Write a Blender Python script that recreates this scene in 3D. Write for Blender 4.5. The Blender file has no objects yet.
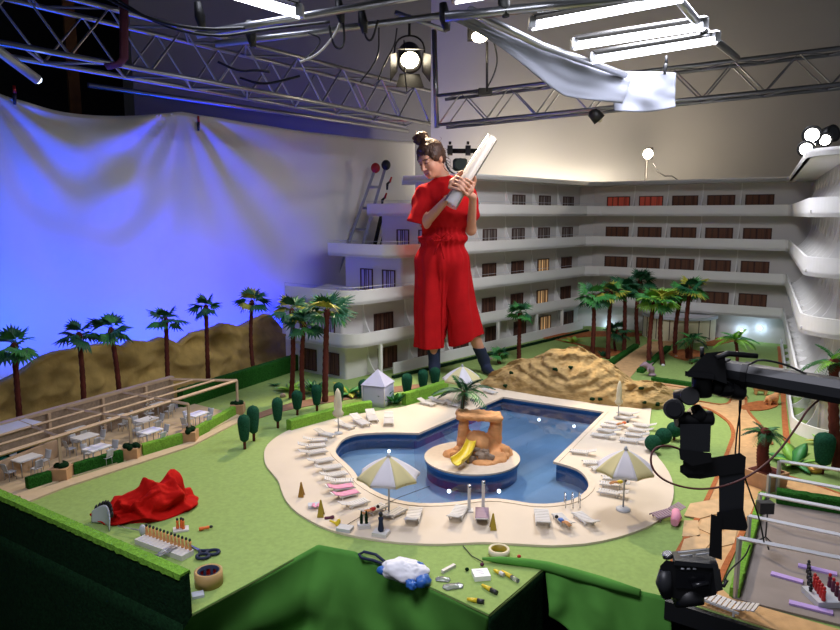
import bpy, math, random
import numpy as np
from mathutils import Vector, Matrix, noise
from mathutils.geometry import tessellate_polygon
SC = bpy.context.scene
COL = SC.collection
random.seed(7)
PI = math.pi
# ---------------------------------------------------------------- camera model
FPX = 680.0; TH = math.atan(100/FPX); CH = 1.15
CT, ST = math.cos(TH), math.sin(TH)
def ray(px, py):
    u = (px-420)/FPX; v = (315-py)/FPX
    return (u, CT+v*ST, -ST+v*CT)
def g(px, py, z=0.0):
    d = ray(px, py); t = (z-CH)/d[2]
    return Vector((t*d[0], t*d[1], z))
def atY(px, py, Y):
    d = ray(px, py); t = Y/d[1]
    return Vector((t*d[0], Y, CH+t*d[2]))
def onplane(px, py, P, D):
    d = ray(px, py); nx, ny = -D[1], D[0]
    t = (P[0]*nx+P[1]*ny)/(d[0]*nx+d[1]*ny)
    return Vector((t*d[0], t*d[1], CH+t*d[2]))
cam = bpy.data.cameras.new('camera'); camo = bpy.data.objects.new('camera', cam)
COL.objects.link(camo); camo.location = (0, 0, CH); camo.rotation_euler = (PI/2-TH, 0, 0)
cam.sensor_width = 36; cam.lens = 36*FPX/840; cam.clip_start = 0.05; cam.clip_end = 60
SC.camera = camo
SC.view_settings.view_transform = 'Standard'; SC.view_settings.look = 'None'
SC.view_settings.gamma = 1; SC.view_settings.exposure = 0.0
try: SC.view_settings.use_curve_mapping = False
except Exception: pass
SC.cycles.use_denoising = True
SC.cycles.max_bounces = 6; SC.cycles.diffuse_bounces = 3; SC.cycles.glossy_bounces = 3
SC.cycles.transparent_max_bounces = 12; SC.cycles.transmission_bounces = 4
SC.cycles.caustics_reflective = False; SC.cycles.caustics_refractive = False
SC.cycles.sample_clamp_indirect = 4
# ---------------------------------------------------------------- materials
def lin(c):
    if isinstance(c, str):
        c = c.lstrip('#'); c = [int(c[i:i+2], 16)/255 for i in (0, 2, 4)]
    return tuple((x/12.92 if x <= 0.04045 else ((x+0.055)/1.055)**2.4) for x in c[:3])
MATS = {}
def mat(name, col, rough=.6, metal=0., spec=.5, nscale=0, namt=.15, bump=0, bscale=None, emit=None, estr=0,
        alpha=None, trans=0, stretch=None, col2=None, sheen=0, detail=4, sub=0):
    m = bpy.data.materials.new(name); m.use_nodes = True
    nt = m.node_tree; b = nt.nodes['Principled BSDF']
    c = lin(col); b.inputs['Base Color'].default_value = (*c, 1)
    b.inputs['Roughness'].default_value = rough; b.inputs['Metallic'].default_value = metal
    b.inputs['Specular IOR Level'].default_value = spec
    if sheen: b.inputs['Sheen Weight'].default_value = sheen
    if trans: b.inputs['Transmission Weight'].default_value = trans
    if alpha is not None: b.inputs['Alpha'].default_value = alpha
    if emit is not None:
        b.inputs['Emission Color'].default_value = (*lin(emit), 1); b.inputs['Emission Strength'].default_value = estr
    if nscale or bump:
        tc = nt.nodes.new('ShaderNodeTexCoord'); mp = nt.nodes.new('ShaderNodeMapping')
        nt.links.new(tc.outputs['Object'], mp.inputs['Vector'])
        if stretch: mp.inputs['Scale'].default_value = stretch
    if nscale:
        n = nt.nodes.new('ShaderNodeTexNoise'); n.inputs['Scale'].default_value = nscale
        n.inputs['Detail'].default_value = detail
        nt.links.new(mp.outputs[0], n.inputs['Vector'])
        cr = nt.nodes.new('ShaderNodeValToRGB')
        lo = tuple(x*(1-namt) for x in c); hi = tuple(min(1, x*(1+namt)) for x in c)
        if col2: lo, hi = c, lin(col2)
        cr.color_ramp.elements[0].color = (*lo, 1); cr.color_ramp.elements[1].color = (*hi, 1)
        cr.color_ramp.elements[0].position = .3; cr.color_ramp.elements[1].position = .7
        nt.links.new(n.outputs[0], cr.inputs[0]); nt.links.new(cr.outputs[0], b.inputs['Base Color'])
    if bump:
        n2 = nt.nodes.new('ShaderNodeTexNoise'); n2.inputs['Scale'].default_value = bscale or nscale
        n2.inputs['Detail'].default_value = 4
        nt.links.new(mp.outputs[0], n2.inputs['Vector'])
        bp = nt.nodes.new('ShaderNodeBump'); bp.inputs['Strength'].default_value = 1; bp.inputs['Distance'].default_value = bump
        nt.links.new(n2.outputs[0], bp.inputs['Height']); nt.links.new(bp.outputs[0], b.inputs['Normal'])
    MATS[name] = m
    return m
def emis(name, col, s):
    m = bpy.data.materials.new(name); m.use_nodes = True; nt = m.node_tree
    nt.nodes.clear(); e = nt.nodes.new('ShaderNodeEmission'); o = nt.nodes.new('ShaderNodeOutputMaterial')
    e.inputs[0].default_value = (*lin(col), 1); e.inputs[1].default_value = s
    nt.links.new(e.outputs[0], o.inputs[0]); MATS[name] = m; return m
def clear(name, tint, gl=.12, rough=.03, dif=0, fres=1.33):
    """thin clear sheet: transparent + fresnel gloss (+ some milky diffuse)"""
    m = bpy.data.materials.new(name); m.use_nodes = True; nt = m.node_tree; nt.nodes.clear()
    o = nt.nodes.new('ShaderNodeOutputMaterial'); t = nt.nodes.new('ShaderNodeBsdfTransparent')
    t.inputs[0].default_value = (*lin(tint), 1)
    gl_ = nt.nodes.new('ShaderNodeBsdfGlossy'); gl_.inputs['Roughness'].default_value = rough
    f = nt.nodes.new('ShaderNodeFresnel'); f.inputs[0].default_value = fres
    ad = nt.nodes.new('ShaderNodeMath'); ad.operation = 'ADD'; ad.use_clamp = True; ad.inputs[1].default_value = gl
    nt.links.new(f.outputs[0], ad.inputs[0])
    mx = nt.nodes.new('ShaderNodeMixShader'); nt.links.new(ad.outputs[0], mx.inputs[0])
    src = t.outputs[0]
    if dif:
        d = nt.nodes.new('ShaderNodeBsdfDiffuse'); d.inputs[0].default_value = (.9, .9, .92, 1)
        tl = nt.nodes.new('ShaderNodeBsdfTranslucent'); tl.inputs[0].default_value = (.9, .9, .92, 1)
        m3 = nt.nodes.new('ShaderNodeMixShader'); m3.inputs[0].default_value = .6
        nt.links.new(d.outputs[0], m3.inputs[1]); nt.links.new(tl.outputs[0], m3.inputs[2])
        m2 = nt.nodes.new('ShaderNodeMixShader'); m2.inputs[0].default_value = dif
        nt.links.new(t.outputs[0], m2.inputs[1]); nt.links.new(m3.outputs[0], m2.inputs[2]); src = m2.outputs[0]
    nt.links.new(src, mx.inputs[1]); nt.links.new(gl_.outputs[0], mx.inputs[2])
    nt.links.new(mx.outputs[0], o.inputs[0]); MATS[name] = m; return m
# ---------------------------------------------------------------- mesh builder
def rotz(a): return Matrix.Rotation(a, 3, 'Z')
def frame_from(d, up=(0, 0, 1)):
    d = Vector(d).normalized(); u = Vector(up)
    if abs(d.dot(u)) > .98: u = Vector((1, 0, 0))
    x = d.cross(u).normalized(); y = x.cross(d).normalized()
    return x, y, d
class MB:
    def __init__(s): s.v = []; s.f = []; s.m = []; s.s = []; s.cur = 0
    def add(s, vs, fs, smooth=False):
        o = len(s.v); s.v.extend([tuple(v) for v in vs])
        for f in fs: s.f.append(tuple(i+o for i in f)); s.m.append(s.cur); s.s.append(smooth)
        return s
    def box(s, c, size, R=None, taper=1.0):
        hx, hy, hz = [k/2 for k in size]; c = Vector(c); vs = []
        for z, t in ((-hz, 1), (hz, taper)):
            for x, y in ((-hx, -hy), (hx, -hy), (hx, hy), (-hx, hy)):
                p = Vector((x*t, y*t, z)); vs.append(c+(R @ p if R is not None else p))
        return s.add(vs, [(3, 2, 1, 0), (4, 5, 6, 7), (0, 1, 5, 4), (1, 2, 6, 5), (2, 3, 7, 6), (3, 0, 4, 7)])
    def rbox(s, c, size, r=.1, R=None, n=3):
        """box with rounded vertical edges and a bevelled top and bottom"""
        hx, hy, hz = [k/2 for k in size]; c = Vector(c); r = min(r, hx*.98, hy*.98, hz*.98)
        rings = []
        for dz, ins in ((-hz, r*.6), (-hz+r*.4, .1*r), (-hz+r*.7, 0), (hz-r*.7, 0), (hz-r*.4, .1*r), (hz, r*.6)):
            ring = []
            for k, (sx, sy) in enumerate(((1, 1), (-1, 1), (-1, -1), (1, -1))):
                for j in range(n+1):
                    a = PI/2*k+PI/2*j/n
                    rr = max(r-ins, 0)
                    ring.append(Vector((sx*(hx-r)+rr*math.cos(a), sy*(hy-r)+rr*math.sin(a), dz)))
            rings.append(ring)
        return s.loft([[c+(R @ p if R is not None else p) for p in q] for q in rings], True, True, smooth=False)
    def loft(s, rings, closed=True, caps=True, smooth=True):
        n = len(rings[0]); vs = [p for r in rings for p in r]; fs = []
        for i in range(len(rings)-1):
            for j in range(n if closed else n-1):
                a = i*n+j; b = i*n+(j+1) % n
                fs.append((a, b, b+n, a+n))
        s.add(vs, fs, smooth)
        if caps and closed:
            o = len(s.v)-len(vs)
            s.f.append(tuple(o+j for j in reversed(range(n)))); s.m.append(s.cur); s.s.append(False)
            s.f.append(tuple(o+(len(rings)-1)*n+j for j in range(n))); s.m.append(s.cur); s.s.append(False)
        return s
    def tube(s, pts, r, n=8, caps=True, flat=1.0, smooth=True):
        pts = [Vector(p) for p in pts]; k = len(pts)
        rs = r if isinstance(r, (list, tuple)) else [r]*k
        rings = []; x = None
        for i, p in enumerate(pts):
            d = (pts[min(i+1, k-1)]-pts[max(i-1, 0)])
            if d.length < 1e-9: d = Vector((0, 0, 1))
            d.normalize()
            if x is None: x, y, _ = frame_from(d)
            else:
                x = (x-d*x.dot(d)); x = x.normalized() if x.length > 1e-6 else frame_from(d)[0]
                y = d.cross(x)
            y = d.cross(x)
            rings.append([p+x*(rs[i]*math.cos(2*PI*j/n))+y*(rs[i]*flat*math.sin(2*PI*j/n)) for j in range(n)])
        return s.loft(rings, True, caps, smooth)
    def cyl(s, a, b, r0, r1=None, n=16, smooth=True):
        return s.tube([a, b], [r0, r0 if r1 is None else r1], n, True, 1.0, smooth)
    def lathe(s, prof, c=(0, 0, 0), n=16, R=None, smooth=True, caps=True, sx=1, sy=1):
        c = Vector(c); rings = []
        for r, z in prof:
            ring = [Vector((r*sx*math.cos(2*PI*j/n), r*sy*math.sin(2*PI*j/n), z)) for j in range(n)]
            rings.append([c+(R @ p if R is not None else p) for p in ring])
        return s.loft(rings, True, caps, smooth)
    def ell(s, c, r, nu=14, nv=9, R=None, fn=None):
        c = Vector(c); vs = []; fs = []
        for i in range(nv+1):
            a = PI*i/nv
            for j in range(nu):
                b = 2*PI*j/nu
                p = Vector((r[0]*math.sin(a)*math.cos(b), r[1]*math.sin(a)*math.sin(b), r[2]*math.cos(a)))
                if fn: p = fn(p)
                vs.append(c+(R @ p if R is not None else p))
        for i in range(nv):
            for j in range(nu):
                q = (j+1) % nu
                fs.append((i*nu+j, (i+1)*nu+j, (i+1)*nu+q, i*nu+q))
        return s.add(vs, fs, True)
    def grid(s, fn, nu, nv, smooth=True):
        vs = [fn(i/nu, j/nv) for j in range(nv+1) for i in range(nu+1)]
        fs = [(j*(nu+1)+i, j*(nu+1)+i+1, (j+1)*(nu+1)+i+1, (j+1)*(nu+1)+i) for j in range(nv) for i in range(nu)]
        return s.add(vs, fs, smooth)
    def slab(s, fn, nu, nv, th, smooth=True):
        """closed sheet with thickness th along -normal (th may be a vector)"""
        th = Vector(th); top = [[Vector(fn(i/nu, j/nv)) for i in range(nu+1)] for j in range(nv+1)]
        vs = [p for r in top for p in r]+[p+th for r in top for p in r]
        N = (nu+1)*(nv+1); fs = []
        for j in range(nv):
            for i in range(nu):
                a = j*(nu+1)+i; q = (a, a+1, a+nu+2, a+nu+1)
                fs.append(q); fs.append(tuple(k+N for k in reversed(q)))
        bd = [i for i in range(nu+1)]+[(j+1)*(nu+1)-1 for j in range(1, nv+1)]+[nv*(nu+1)+i for i in reversed(range(nu))]+[j*(nu+1) for j in reversed(range(1, nv))]
        for k in range(len(bd)):
            a, b = bd[k], bd[(k+1) % len(bd)]; fs.append((a, a+N, b+N, b))
        return s.add(vs, fs, smooth)
    def prism(s, poly, z0, z1, holes=()):
        loops = [[Vector((p[0], p[1], 0)) for p in poly]]+[[Vector((p[0], p[1], 0)) for p in h] for h in holes]
        tris = tessellate_polygon(loops); flat = [p for l in loops for p in l]; n = len(flat)
        vs = [(p.x, p.y, z0) for p in flat]+[(p.x, p.y, z1) for p in flat]; fs = []
        for t in tris:
            a, b, c = [flat[i] for i in t]
            if (b-a).cross(c-a).z < 0: t = (t[0], t[2], t[1])
            fs.append(tuple(i+n for i in t)); fs.append(tuple(reversed(t)))
        o = 0
        for li, l in enumerate(loops):
            k = len(l)
            ar = sum(l[i].x*l[(i+1) % k].y-l[(i+1) % k].x*l[i].y for i in range(k))
            for i in range(k):
                a, b = o+i, o+(i+1) % k
                if (ar < 0) != (li > 0): a, b = b, a
                fs.append((a, b, b+n, a+n))
            o += k
        return s.add(vs, fs)
    def build(s, name, mats, parent=None, origin=None, link=True, local=False, smooth=None):
        me = bpy.data.meshes.new(name)
        vs = np.array(s.v, dtype=float).reshape(-1, 3)
        if parent is not None and not local: off = np.array(parent.location)
        elif local: off = np.zeros(3)
        elif origin is not None: off = np.array(origin)
        else:
            mn, mx = vs.min(0), vs.max(0); off = np.array([(mn[0]+mx[0])/2, (mn[1]+mx[1])/2, mn[2]])
        me.from_pydata((vs-off).tolist(), [], s.f)
        for m in (mats if isinstance(mats, (list, tuple)) else [mats]): me.materials.append(m)
        me.polygons.foreach_set('material_index', s.m)
        me.polygons.foreach_set('use_smooth', s.s if smooth is None else [smooth]*len(s.s))
        me.update()
        o = bpy.data.objects.new(name, me)
        if link: COL.objects.link(o)
        if parent is not None: o.parent = parent
        elif not local: o.location = off.tolist()
        return o
def tag(o, label=None, cat=None, group=None, kind=None):
    if label: o['label'] = label
    if cat: o['category'] = cat
    if group: o['group'] = group
    if kind: o['kind'] = kind
    return o
def thing(name, loc, label=None, cat=None, group=None, link=True, rz=0):
    o = bpy.data.objects.new(name, None); o.empty_display_size = .05
    if link: COL.objects.link(o)
    o.location = loc; o.rotation_euler = (0, 0, rz)
    return tag(o, label, cat, group)
KIDS = {}
def proto(name): return thing(name, (0, 0, 0), link=False)
def kid(p, o): KIDS.setdefault(p.name, []).append(o); return o
def part(mb, name, m, p, label=None):
    """a part of an (unlinked) prototype, local coordinates"""
    o = mb.build(name, m, parent=p, link=False, local=True); kid(p, o)
    if label: o['label'] = label
    return o
def place(p, loc, rz=0, label=None, cat=None, group=None, sc=1.0, tilt=None):
    r = p.copy(); COL.objects.link(r); r.location = loc
    r.rotation_euler = (tilt[0], tilt[1], rz) if tilt else (0, 0, rz)
    r.scale = (sc, sc, sc) if not isinstance(sc, (tuple, list)) else sc
    tag(r, label, cat, group)
    for c in KIDS.get(p.name, []):
        q = c.copy(); COL.objects.link(q); q.parent = r
        for d in KIDS.get(c.name, []):
            e = d.copy(); COL.objects.link(e); e.parent = q
    return r
def structure(o): o['kind'] = 'structure'; return o
# ---------------------------------------------------------------- signed distance bodies
def sdf_body(prims, vox, k=.02, cut=None, pad=.02):
    """prims: ('c',p0,p1,r0,r1[,k[,ysc]]) round cone, ('e',c,(rx,ry,rz),R[,k]), ('-',c,r[,k]) carved ball -> (verts, quads)"""
    lo = np.full(3, 1e9); hi = np.full(3, -1e9)
    for p in prims:
        if p[0] == 'c': pts = [(p[1], max(p[3], p[4])), (p[2], max(p[3], p[4]))]
        elif p[0] == 'e': pts = [(p[1], max(p[2]))]
        else: continue
        for c, r in pts: lo = np.minimum(lo, np.array(c)-r); hi = np.maximum(hi, np.array(c)+r)
    lo -= pad; hi += pad
    n = np.ceil((hi-lo)/vox).astype(int)+1
    F = np.full(n, 1.0, dtype=np.float32)
    ax = [lo[i]+vox*np.arange(n[i]) for i in range(3)]
    for p in prims:
        if p[0] == 'c':
            a, b = np.array(p[1]), np.array(p[2]); R = max(p[3], p[4]); kk = p[5] if len(p) > 5 and p[5] else k; ys = p[6] if len(p) > 6 else 1.
            mn, mx = np.minimum(a, b)-R*max(1, ys), np.maximum(a, b)+R*max(1, ys)
        elif p[0] == 'e':
            c = np.array(p[1]); R = max(p[2]); kk = p[4] if len(p) > 4 else k; mn, mx = c-R, c+R
        else:
            c = np.array(p[1]); R = p[2]; kk = p[3] if len(p) > 3 else k; mn, mx = c-R, c+R
        i0 = np.maximum(np.floor((mn-kk*1.5-2*vox-lo)/vox).astype(int), 0); i1 = np.minimum(np.ceil((mx+kk*1.5+2*vox-lo)/vox).astype(int)+1, n)
        if (i1 <= i0).any(): continue
        X, Y, Z = np.meshgrid(*[ax[i][i0[i]:i1[i]] for i in range(3)], indexing='ij')
        if p[0] == 'c':
            if ys != 1: Y = a[1]+(b[1]-a[1])*0+ (Y-a[1])/ys; b = np.array([b[0], a[1]+(b[1]-a[1])/ys, b[2]])
            d = b-a; L2 = max((d**2).sum(), 1e-12)
            t = np.clip(((X-a[0])*d[0]+(Y-a[1])*d[1]+(Z-a[2])*d[2])/L2, 0, 1)
            D = np.sqrt((X-a[0]-t*d[0])**2+(Y-a[1]-t*d[1])**2+(Z-a[2]-t*d[2])**2)-(p[3]+(p[4]-p[3])*t)
        elif p[0] == 'e':
            q = np.stack([X-c[0], Y-c[1], Z-c[2]], -1)
            if p[3] is not None: q = q @ np.array(p[3])   # columns of R are the local axes
            r = np.array(p[2]); k0 = np.sqrt(((q/r)**2).sum(-1)); k1 = np.sqrt(((q/r**2)**2).sum(-1))
            D = k0*(k0-1)/np.maximum(k1, 1e-6)
        else:
            D = np.sqrt((X-c[0])**2+(Y-c[1])**2+(Z-c[2])**2)-R
        S = F[i0[0]:i1[0], i0[1]:i1[1], i0[2]:i1[2]]
        if p[0] == '-':
            D = -D; h = np.clip(.5-.5*(D-S)/kk*-1*-1, 0, 1); h = np.clip(.5+.5*(D-S)/kk, 0, 1)
            S[...] = S*(1-h)+D*h+kk*h*(1-h)
        else:
            h = np.clip(.5+.5*(S-D)/kk, 0, 1)
            S[...] = S*(1-h)+D*h-kk*h*(1-h)
    if cut is not None:
        X, Y, Z = np.meshgrid(*ax, indexing='ij'); F = np.maximum(F, cut(X, Y, Z)).astype(np.float32)
    F[0] = F[-1] = 1; F[:, 0] = F[:, -1] = 1; F[:, :, 0] = F[:, :, -1] = 1
    return surface_nets(F, lo, vox)
def surface_nets(F, lo, vox):
    ins = F < 0; nx, ny, nz = F.shape
    cnt = np.zeros((nx-1, ny-1, nz-1), np.uint8)
    for i in (0, 1):
        for j in (0, 1):
            for k in (0, 1): cnt += ins[i:nx-1+i, j:ny-1+j, k:nz-1+k]
    act = (cnt > 0) & (cnt < 8); idx = np.argwhere(act); id_ = np.full(act.shape, -1, int); id_[act] = np.arange(len(idx))
    acc = np.zeros((len(idx), 3)); num = np.zeros(len(idx))
    cs = [(i, j, k) for i in (0, 1) for j in (0, 1) for k in (0, 1)]
    val = {c: F[idx[:, 0]+c[0], idx[:, 1]+c[1], idx[:, 2]+c[2]].astype(float) for c in cs}
    for c in cs:
        for a in range(3):
            if c[a]: continue
            e = list(c); e[a] = 1; e = tuple(e); v0, v1 = val[c], val[e]
            x = (v0 < 0) != (v1 < 0); t = np.where(x, v0/np.where(x, v0-v1, 1), 0)
            p = np.tile(np.array(c, float), (len(idx), 1)); p[:, a] += t
            acc[x] += p[x]; num[x] += 1
    V = lo+vox*(idx+acc/num[:, None])
    Q = []
    for a in range(3):
        b, c = (a+1) % 3, (a+2) % 3
        s0 = [slice(None)]*3; s1 = [slice(None)]*3; s0[a] = slice(0, -1); s1[a] = slice(1, None)
        A, B = ins[tuple(s0)], ins[tuple(s1)]
        ed = np.argwhere(A != B); ed = ed[(ed[:, b] > 0) & (ed[:, c] > 0) & (ed[:, b] < F.shape[b]-1) & (ed[:, c] < F.shape[c]-1)]
        fl = A[ed[:, 0], ed[:, 1], ed[:, 2]]
        def cell(db, dc):
            q = ed.copy(); q[:, b] += db; q[:, c] += dc; return id_[q[:, 0], q[:, 1], q[:, 2]]
        q = np.stack([cell(-1, -1), cell(0, -1), cell(0, 0), cell(-1, 0)], 1)
        q[~fl] = q[~fl][:, ::-1]; Q.append(q)
    return V, np.concatenate(Q)
def sdf_add(mb, prims, vox, k=.02, cut=None, fn=None):
    V, Q = sdf_body(prims, vox, k, cut)
    if fn: V = fn(V)
    mb.add(V.tolist(), Q.tolist(), True); return V
def nz(x, y=0, z=0, s=1.): return noise.noise(Vector((x*s, y*s, z*s)))
def fbm(p, o=4): return noise.fractal(Vector(p), 1.0, 2.0, o)
# ================================================================ materials
M = MATS
mat('lawn', '#8ba35e', .95, spec=.1, nscale=60, namt=.08, bump=.0006, bscale=400)
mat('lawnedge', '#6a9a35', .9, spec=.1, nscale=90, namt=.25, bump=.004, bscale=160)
mat('drape', '#528c3c', .9, spec=.1, nscale=8, namt=.1)
mat('deck', '#d3c4ae', .75, spec=.2, nscale=5, namt=.04)
mat('coping', '#d6c4ac', .6, spec=.3, nscale=40, namt=.05)
mat('poolwall', '#2f6aa0', .4, nscale=30, namt=.1)
mat('poolfloor', '#7c9cba', .4, nscale=2.2, namt=.35)
mat('dirt', '#a9663a', .95, spec=.1, nscale=40, namt=.25, bump=.002, bscale=150)
mat('sandpath', '#c9a273', .95, spec=.1, nscale=25, namt=.12, bump=.001, bscale=120)
mat('brownpath', '#8a6a55', .95, spec=.1, nscale=25, namt=.12)
mat('edging', '#a8643c', .9, spec=.1, nscale=60, namt=.2)
mat('flagstone', '#cba87a', .8, nscale=20, namt=.15)
mat('terrace', '#c4ae8e', .8, nscale=30, namt=.06)
mat('greyterrace', '#8b8079', .8, nscale=12, namt=.08)
mat('platform', '#c9c9d6', .8)
mat('floor', '#17171a', .7, nscale=6, namt=.3)
mat('wallgrey', '#cccac8', .9, spec=.1, nscale=1.2, namt=.03)
mat('walldark', '#85858a', .9, spec=.1, nscale=1.2, namt=.05)
mat('black', '#151619', .5); mat('blackgloss', '#17181c', .25); mat('darkgrey', '#26282c', .45)
mat('ceil', '#55534f', .95, spec=.1)
mat('whitecloth', '#e4e4ea', .9, spec=.1, sheen=.1)
mat('mountain', '#b99c5c', .9, spec=.1, nscale=9, namt=.2, bump=.008, bscale=16)
mat('rock', '#a3885a', .9, spec=.1, nscale=14, namt=.3, bump=.008, bscale=30, stretch=(1, 1, 2.5))
mat('hedge', '#23561c', .95, spec=.1, nscale=120, namt=.4, bump=.006, bscale=150)
mat('hedgelight', '#74a23a', .95, spec=.1, nscale=120, namt=.25, bump=.004, bscale=200)
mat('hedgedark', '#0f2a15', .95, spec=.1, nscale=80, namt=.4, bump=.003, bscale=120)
mat('topiary', '#1d4a35', .95, spec=.1, nscale=150, namt=.35, bump=.003, bscale=260)
mat('trunk', '#5b2b22', .9, spec=.2, nscale=25, namt=.35, bump=.004, bscale=70, stretch=(1, 1, .5))
mat('leafdark', '#1d5a36', .5, nscale=20, namt=.25); mat('leafmid', '#3f8a3f', .5, nscale=20, namt=.25)
mat('leafyel', '#a8a839', .5, nscale=20, namt=.25); mat('leaflime', '#8fc648', .5, nscale=20, namt=.2)
mat('hotel', '#e9e7e3', .7, spec=.2, nscale=3, namt=.02)
mat('hotelwall', '#d4d0ca', .8, spec=.1)
mat('winframe', '#4a2c20', .6); 
mat('beige', '#b99f84', .7, nscale=20, namt=.08); mat('brownwall', '#8d7a68', .85, nscale=70, namt=.2)
mat('cratewood', '#b9906a', .7, nscale=25, namt=.15)
mat('white', '#cbc8c4', .5); mat('whitegloss', '#f0f0f2', .25); mat('greyplastic', '#b9bdc4', .5)
mat('chrome', '#c8cbd0', .2, 1.0); mat('alu', '#a9abb0', .4, .5); mat('trussalu', '#a5a6ac', .3, .85)
mat('pink', '#d98fa8', .7); mat('mauve', '#957c88', .7); mat('yellow', '#e3c62d', .4); mat('mustard', '#a08a25', .5)
mat('cream', '#d9cfae', .8); mat('canvaswhite', '#dcdade', .8); mat('greycloth', '#7d808c', .9); mat('lavender', '#b9b9cf', .8)
mat('velvet', '#b0120c', .8, spec=.1, nscale=6, namt=.15)
mat('redcloth', '#b3161b', .85, spec=.1, nscale=12, namt=.1)
mat('navy', '#18233f', .8); mat('orange', '#df6a2a', .6); mat('orangestone', '#d79a62', .85, nscale=20, namt=.2)
mat('teal', '#1f8f83', .4); mat('blueplastic', '#2f63b0', .3); mat('lilac', '#b79ad8', .5)
mat('redplastic', '#b81d1d', .4); mat('gold', '#b98a3d', .3, .5); mat('tanroll', '#a98a55', .6); mat('stone', '#a08b78', .85, nscale=20, namt=.2)
mat('woodpost', '#6b4527', .8, nscale=15, namt=.2); mat('purplestrap', '#5a2540', .8)
mat('fixture', '#232120', .45, .2); mat('fixgreen', '#3d4a44', .5, .3)
mat('hair', '#472b1b', .55, nscale=60, namt=.4, bump=.004, bscale=90, stretch=(1, 1, .35))
mat('redcable', '#5a2f2c', .5)
emis('tubeglow', '#f3f6ff', 9); emis('lampwarm', '#fff0d0', 40); emis('lampwhite', '#fffdf5', 12); emis('spotglow', '#cfe6ff', 14)
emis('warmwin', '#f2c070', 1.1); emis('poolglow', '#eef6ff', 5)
clear('water', '#dfeaf4', .06, .03, 0, 1.33); clear('film', '#ffffff', .02, .25, .42, 1.2); clear('clearplastic', '#f4f6f8', .03, .15, .35, 1.3)
def curtain(name, a, b, e=None):
    m = mat(name, a, .8)
    nt = m.node_tree; tc = nt.nodes.new('ShaderNodeTexCoord'); w = nt.nodes.new('ShaderNodeTexNoise'); w.inputs['Scale'].default_value = 34
    mp = nt.nodes.new('ShaderNodeMapping'); mp.inputs['Scale'].default_value = (1, 1, .02)
    cr = nt.nodes.new('ShaderNodeValToRGB'); cr.color_ramp.elements[0].color = (*lin(a), 1); cr.color_ramp.elements[1].color = (*lin(b), 1)
    cr.color_ramp.elements[0].position = .42; cr.color_ramp.elements[1].position = .58
    nt.links.new(tc.outputs['Object'], mp.inputs[0]); nt.links.new(mp.outputs[0], w.inputs['Vector']); nt.links.new(w.outputs[0], cr.inputs[0])
    bs = nt.nodes['Principled BSDF']; nt.links.new(cr.outputs[0], bs.inputs['Base Color'])
    if e: nt.links.new(cr.outputs[0], bs.inputs['Emission Color']); bs.inputs['Emission Strength'].default_value = e
    return m
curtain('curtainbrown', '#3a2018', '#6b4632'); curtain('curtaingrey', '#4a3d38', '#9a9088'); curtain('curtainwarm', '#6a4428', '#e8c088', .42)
curtain('curtainblue', '#3a3040', '#b8b0d8'); curtain('curtainred', '#7a241c', '#b04a38', .15)
# ================================================================ studio shell
FLZ = -.85
b = MB(); b.box((.5, 4.5, FLZ-.05), (13, 12, .1)); structure(b.build('floor', M['floor']))
WC = Vector((.13, 8.35, 0))                       # corner behind the hotel
wr = Vector((.985, -.17, 0)).normalized(); wl = Vector((-.62, -.785, 0))
def wall(name, P, D, L, m, z0=FLZ, z1=4.2, th=.15, side=1):
    n = Vector((-D.y, D.x, 0))*side; b = MB()
    q = [P, P+D*L, P+D*L+n*th, P+n*th]; b.prism([(p.x, p.y) for p in q], z0, z1); return structure(b.build(name, m))
wall('wall_back', WC, wr, 6.5, M['wallgrey'], side=1)
wall('wall_left', WC, wl, 3.75, M['walldark'], side=-1)
wall('wall_left_far', WC+wl*2.2+Vector((-1.2, .9, 0)), wl, 9, M['black'], side=-1)  # painted black for the dark opening beyond the left wall
b = MB(); b.box((.5, 4.5, 4.25), (13, 12, .1)); structure(b.build('ceiling', M['ceil']))
# wooden post and dark flight frame between the backdrop and the side wall
pp = atY(67, 84, 5.0)
b = MB(); b.box((pp.x-.10, pp.y+.3, .95), (.075, .075, 3.6), rotz(.6)); tag(b.build('wooden_post', M['woodpost']), 'wooden post standing in the dark gap behind the backdrop cloth', 'post')
# ================================================================ table top (the model's ground)
F_EDGE = [g(187, 617), g(250, 583), g(318, 545), g(355, 552), g(490, 615), g(520, 590), g(545, 568), g(590, 580), g(670, 598), g(772, 631), g(900, 668)]
LA, LB = g(177, 409), g(280, 375)                 # hedge line along the left edge of the model
HD = (LB-LA).normalized(); HN = Vector((-HD.y, HD.x, 0))
FL0, FL1 = g(187, 617), g(0, 528)                 # dark front-left hedge wall base
FD = (FL1-FL0).normalized()
LC = FL0+FD*1.85
outer = [Vector((p.x, p.y, 0)) for p in F_EDGE]+[Vector((3.6, 2.2, 0)), Vector((4.4, 7.0, 0)), Vector((.9, 8.0, 0)), Vector((.2, 7.0, 0)), LB+HD*1.7, LA-HD*.9, LC]
POOL = [g(*p) for p in [(334, 450), (340, 441), (352, 436), (370, 434), (395, 433.5), (417, 434.5), (502, 398), (606, 413.5), (555.5, 464), (568.6, 466.7), (582, 472),
        (589.5, 480), (592, 487.6), (588.6, 494.3), (578, 502), (565, 505.7), (551, 507.4), (540, 507.6), (527, 506.7), (510, 503.6), (493, 501.7), (477, 502.7),
        (457, 505.6), (437, 507), (413, 506.7), (393, 502.7), (377, 496.7), (363, 488), (357, 483), (352, 474), (345, 466.7), (335, 458), (332.7, 453)]]
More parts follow.
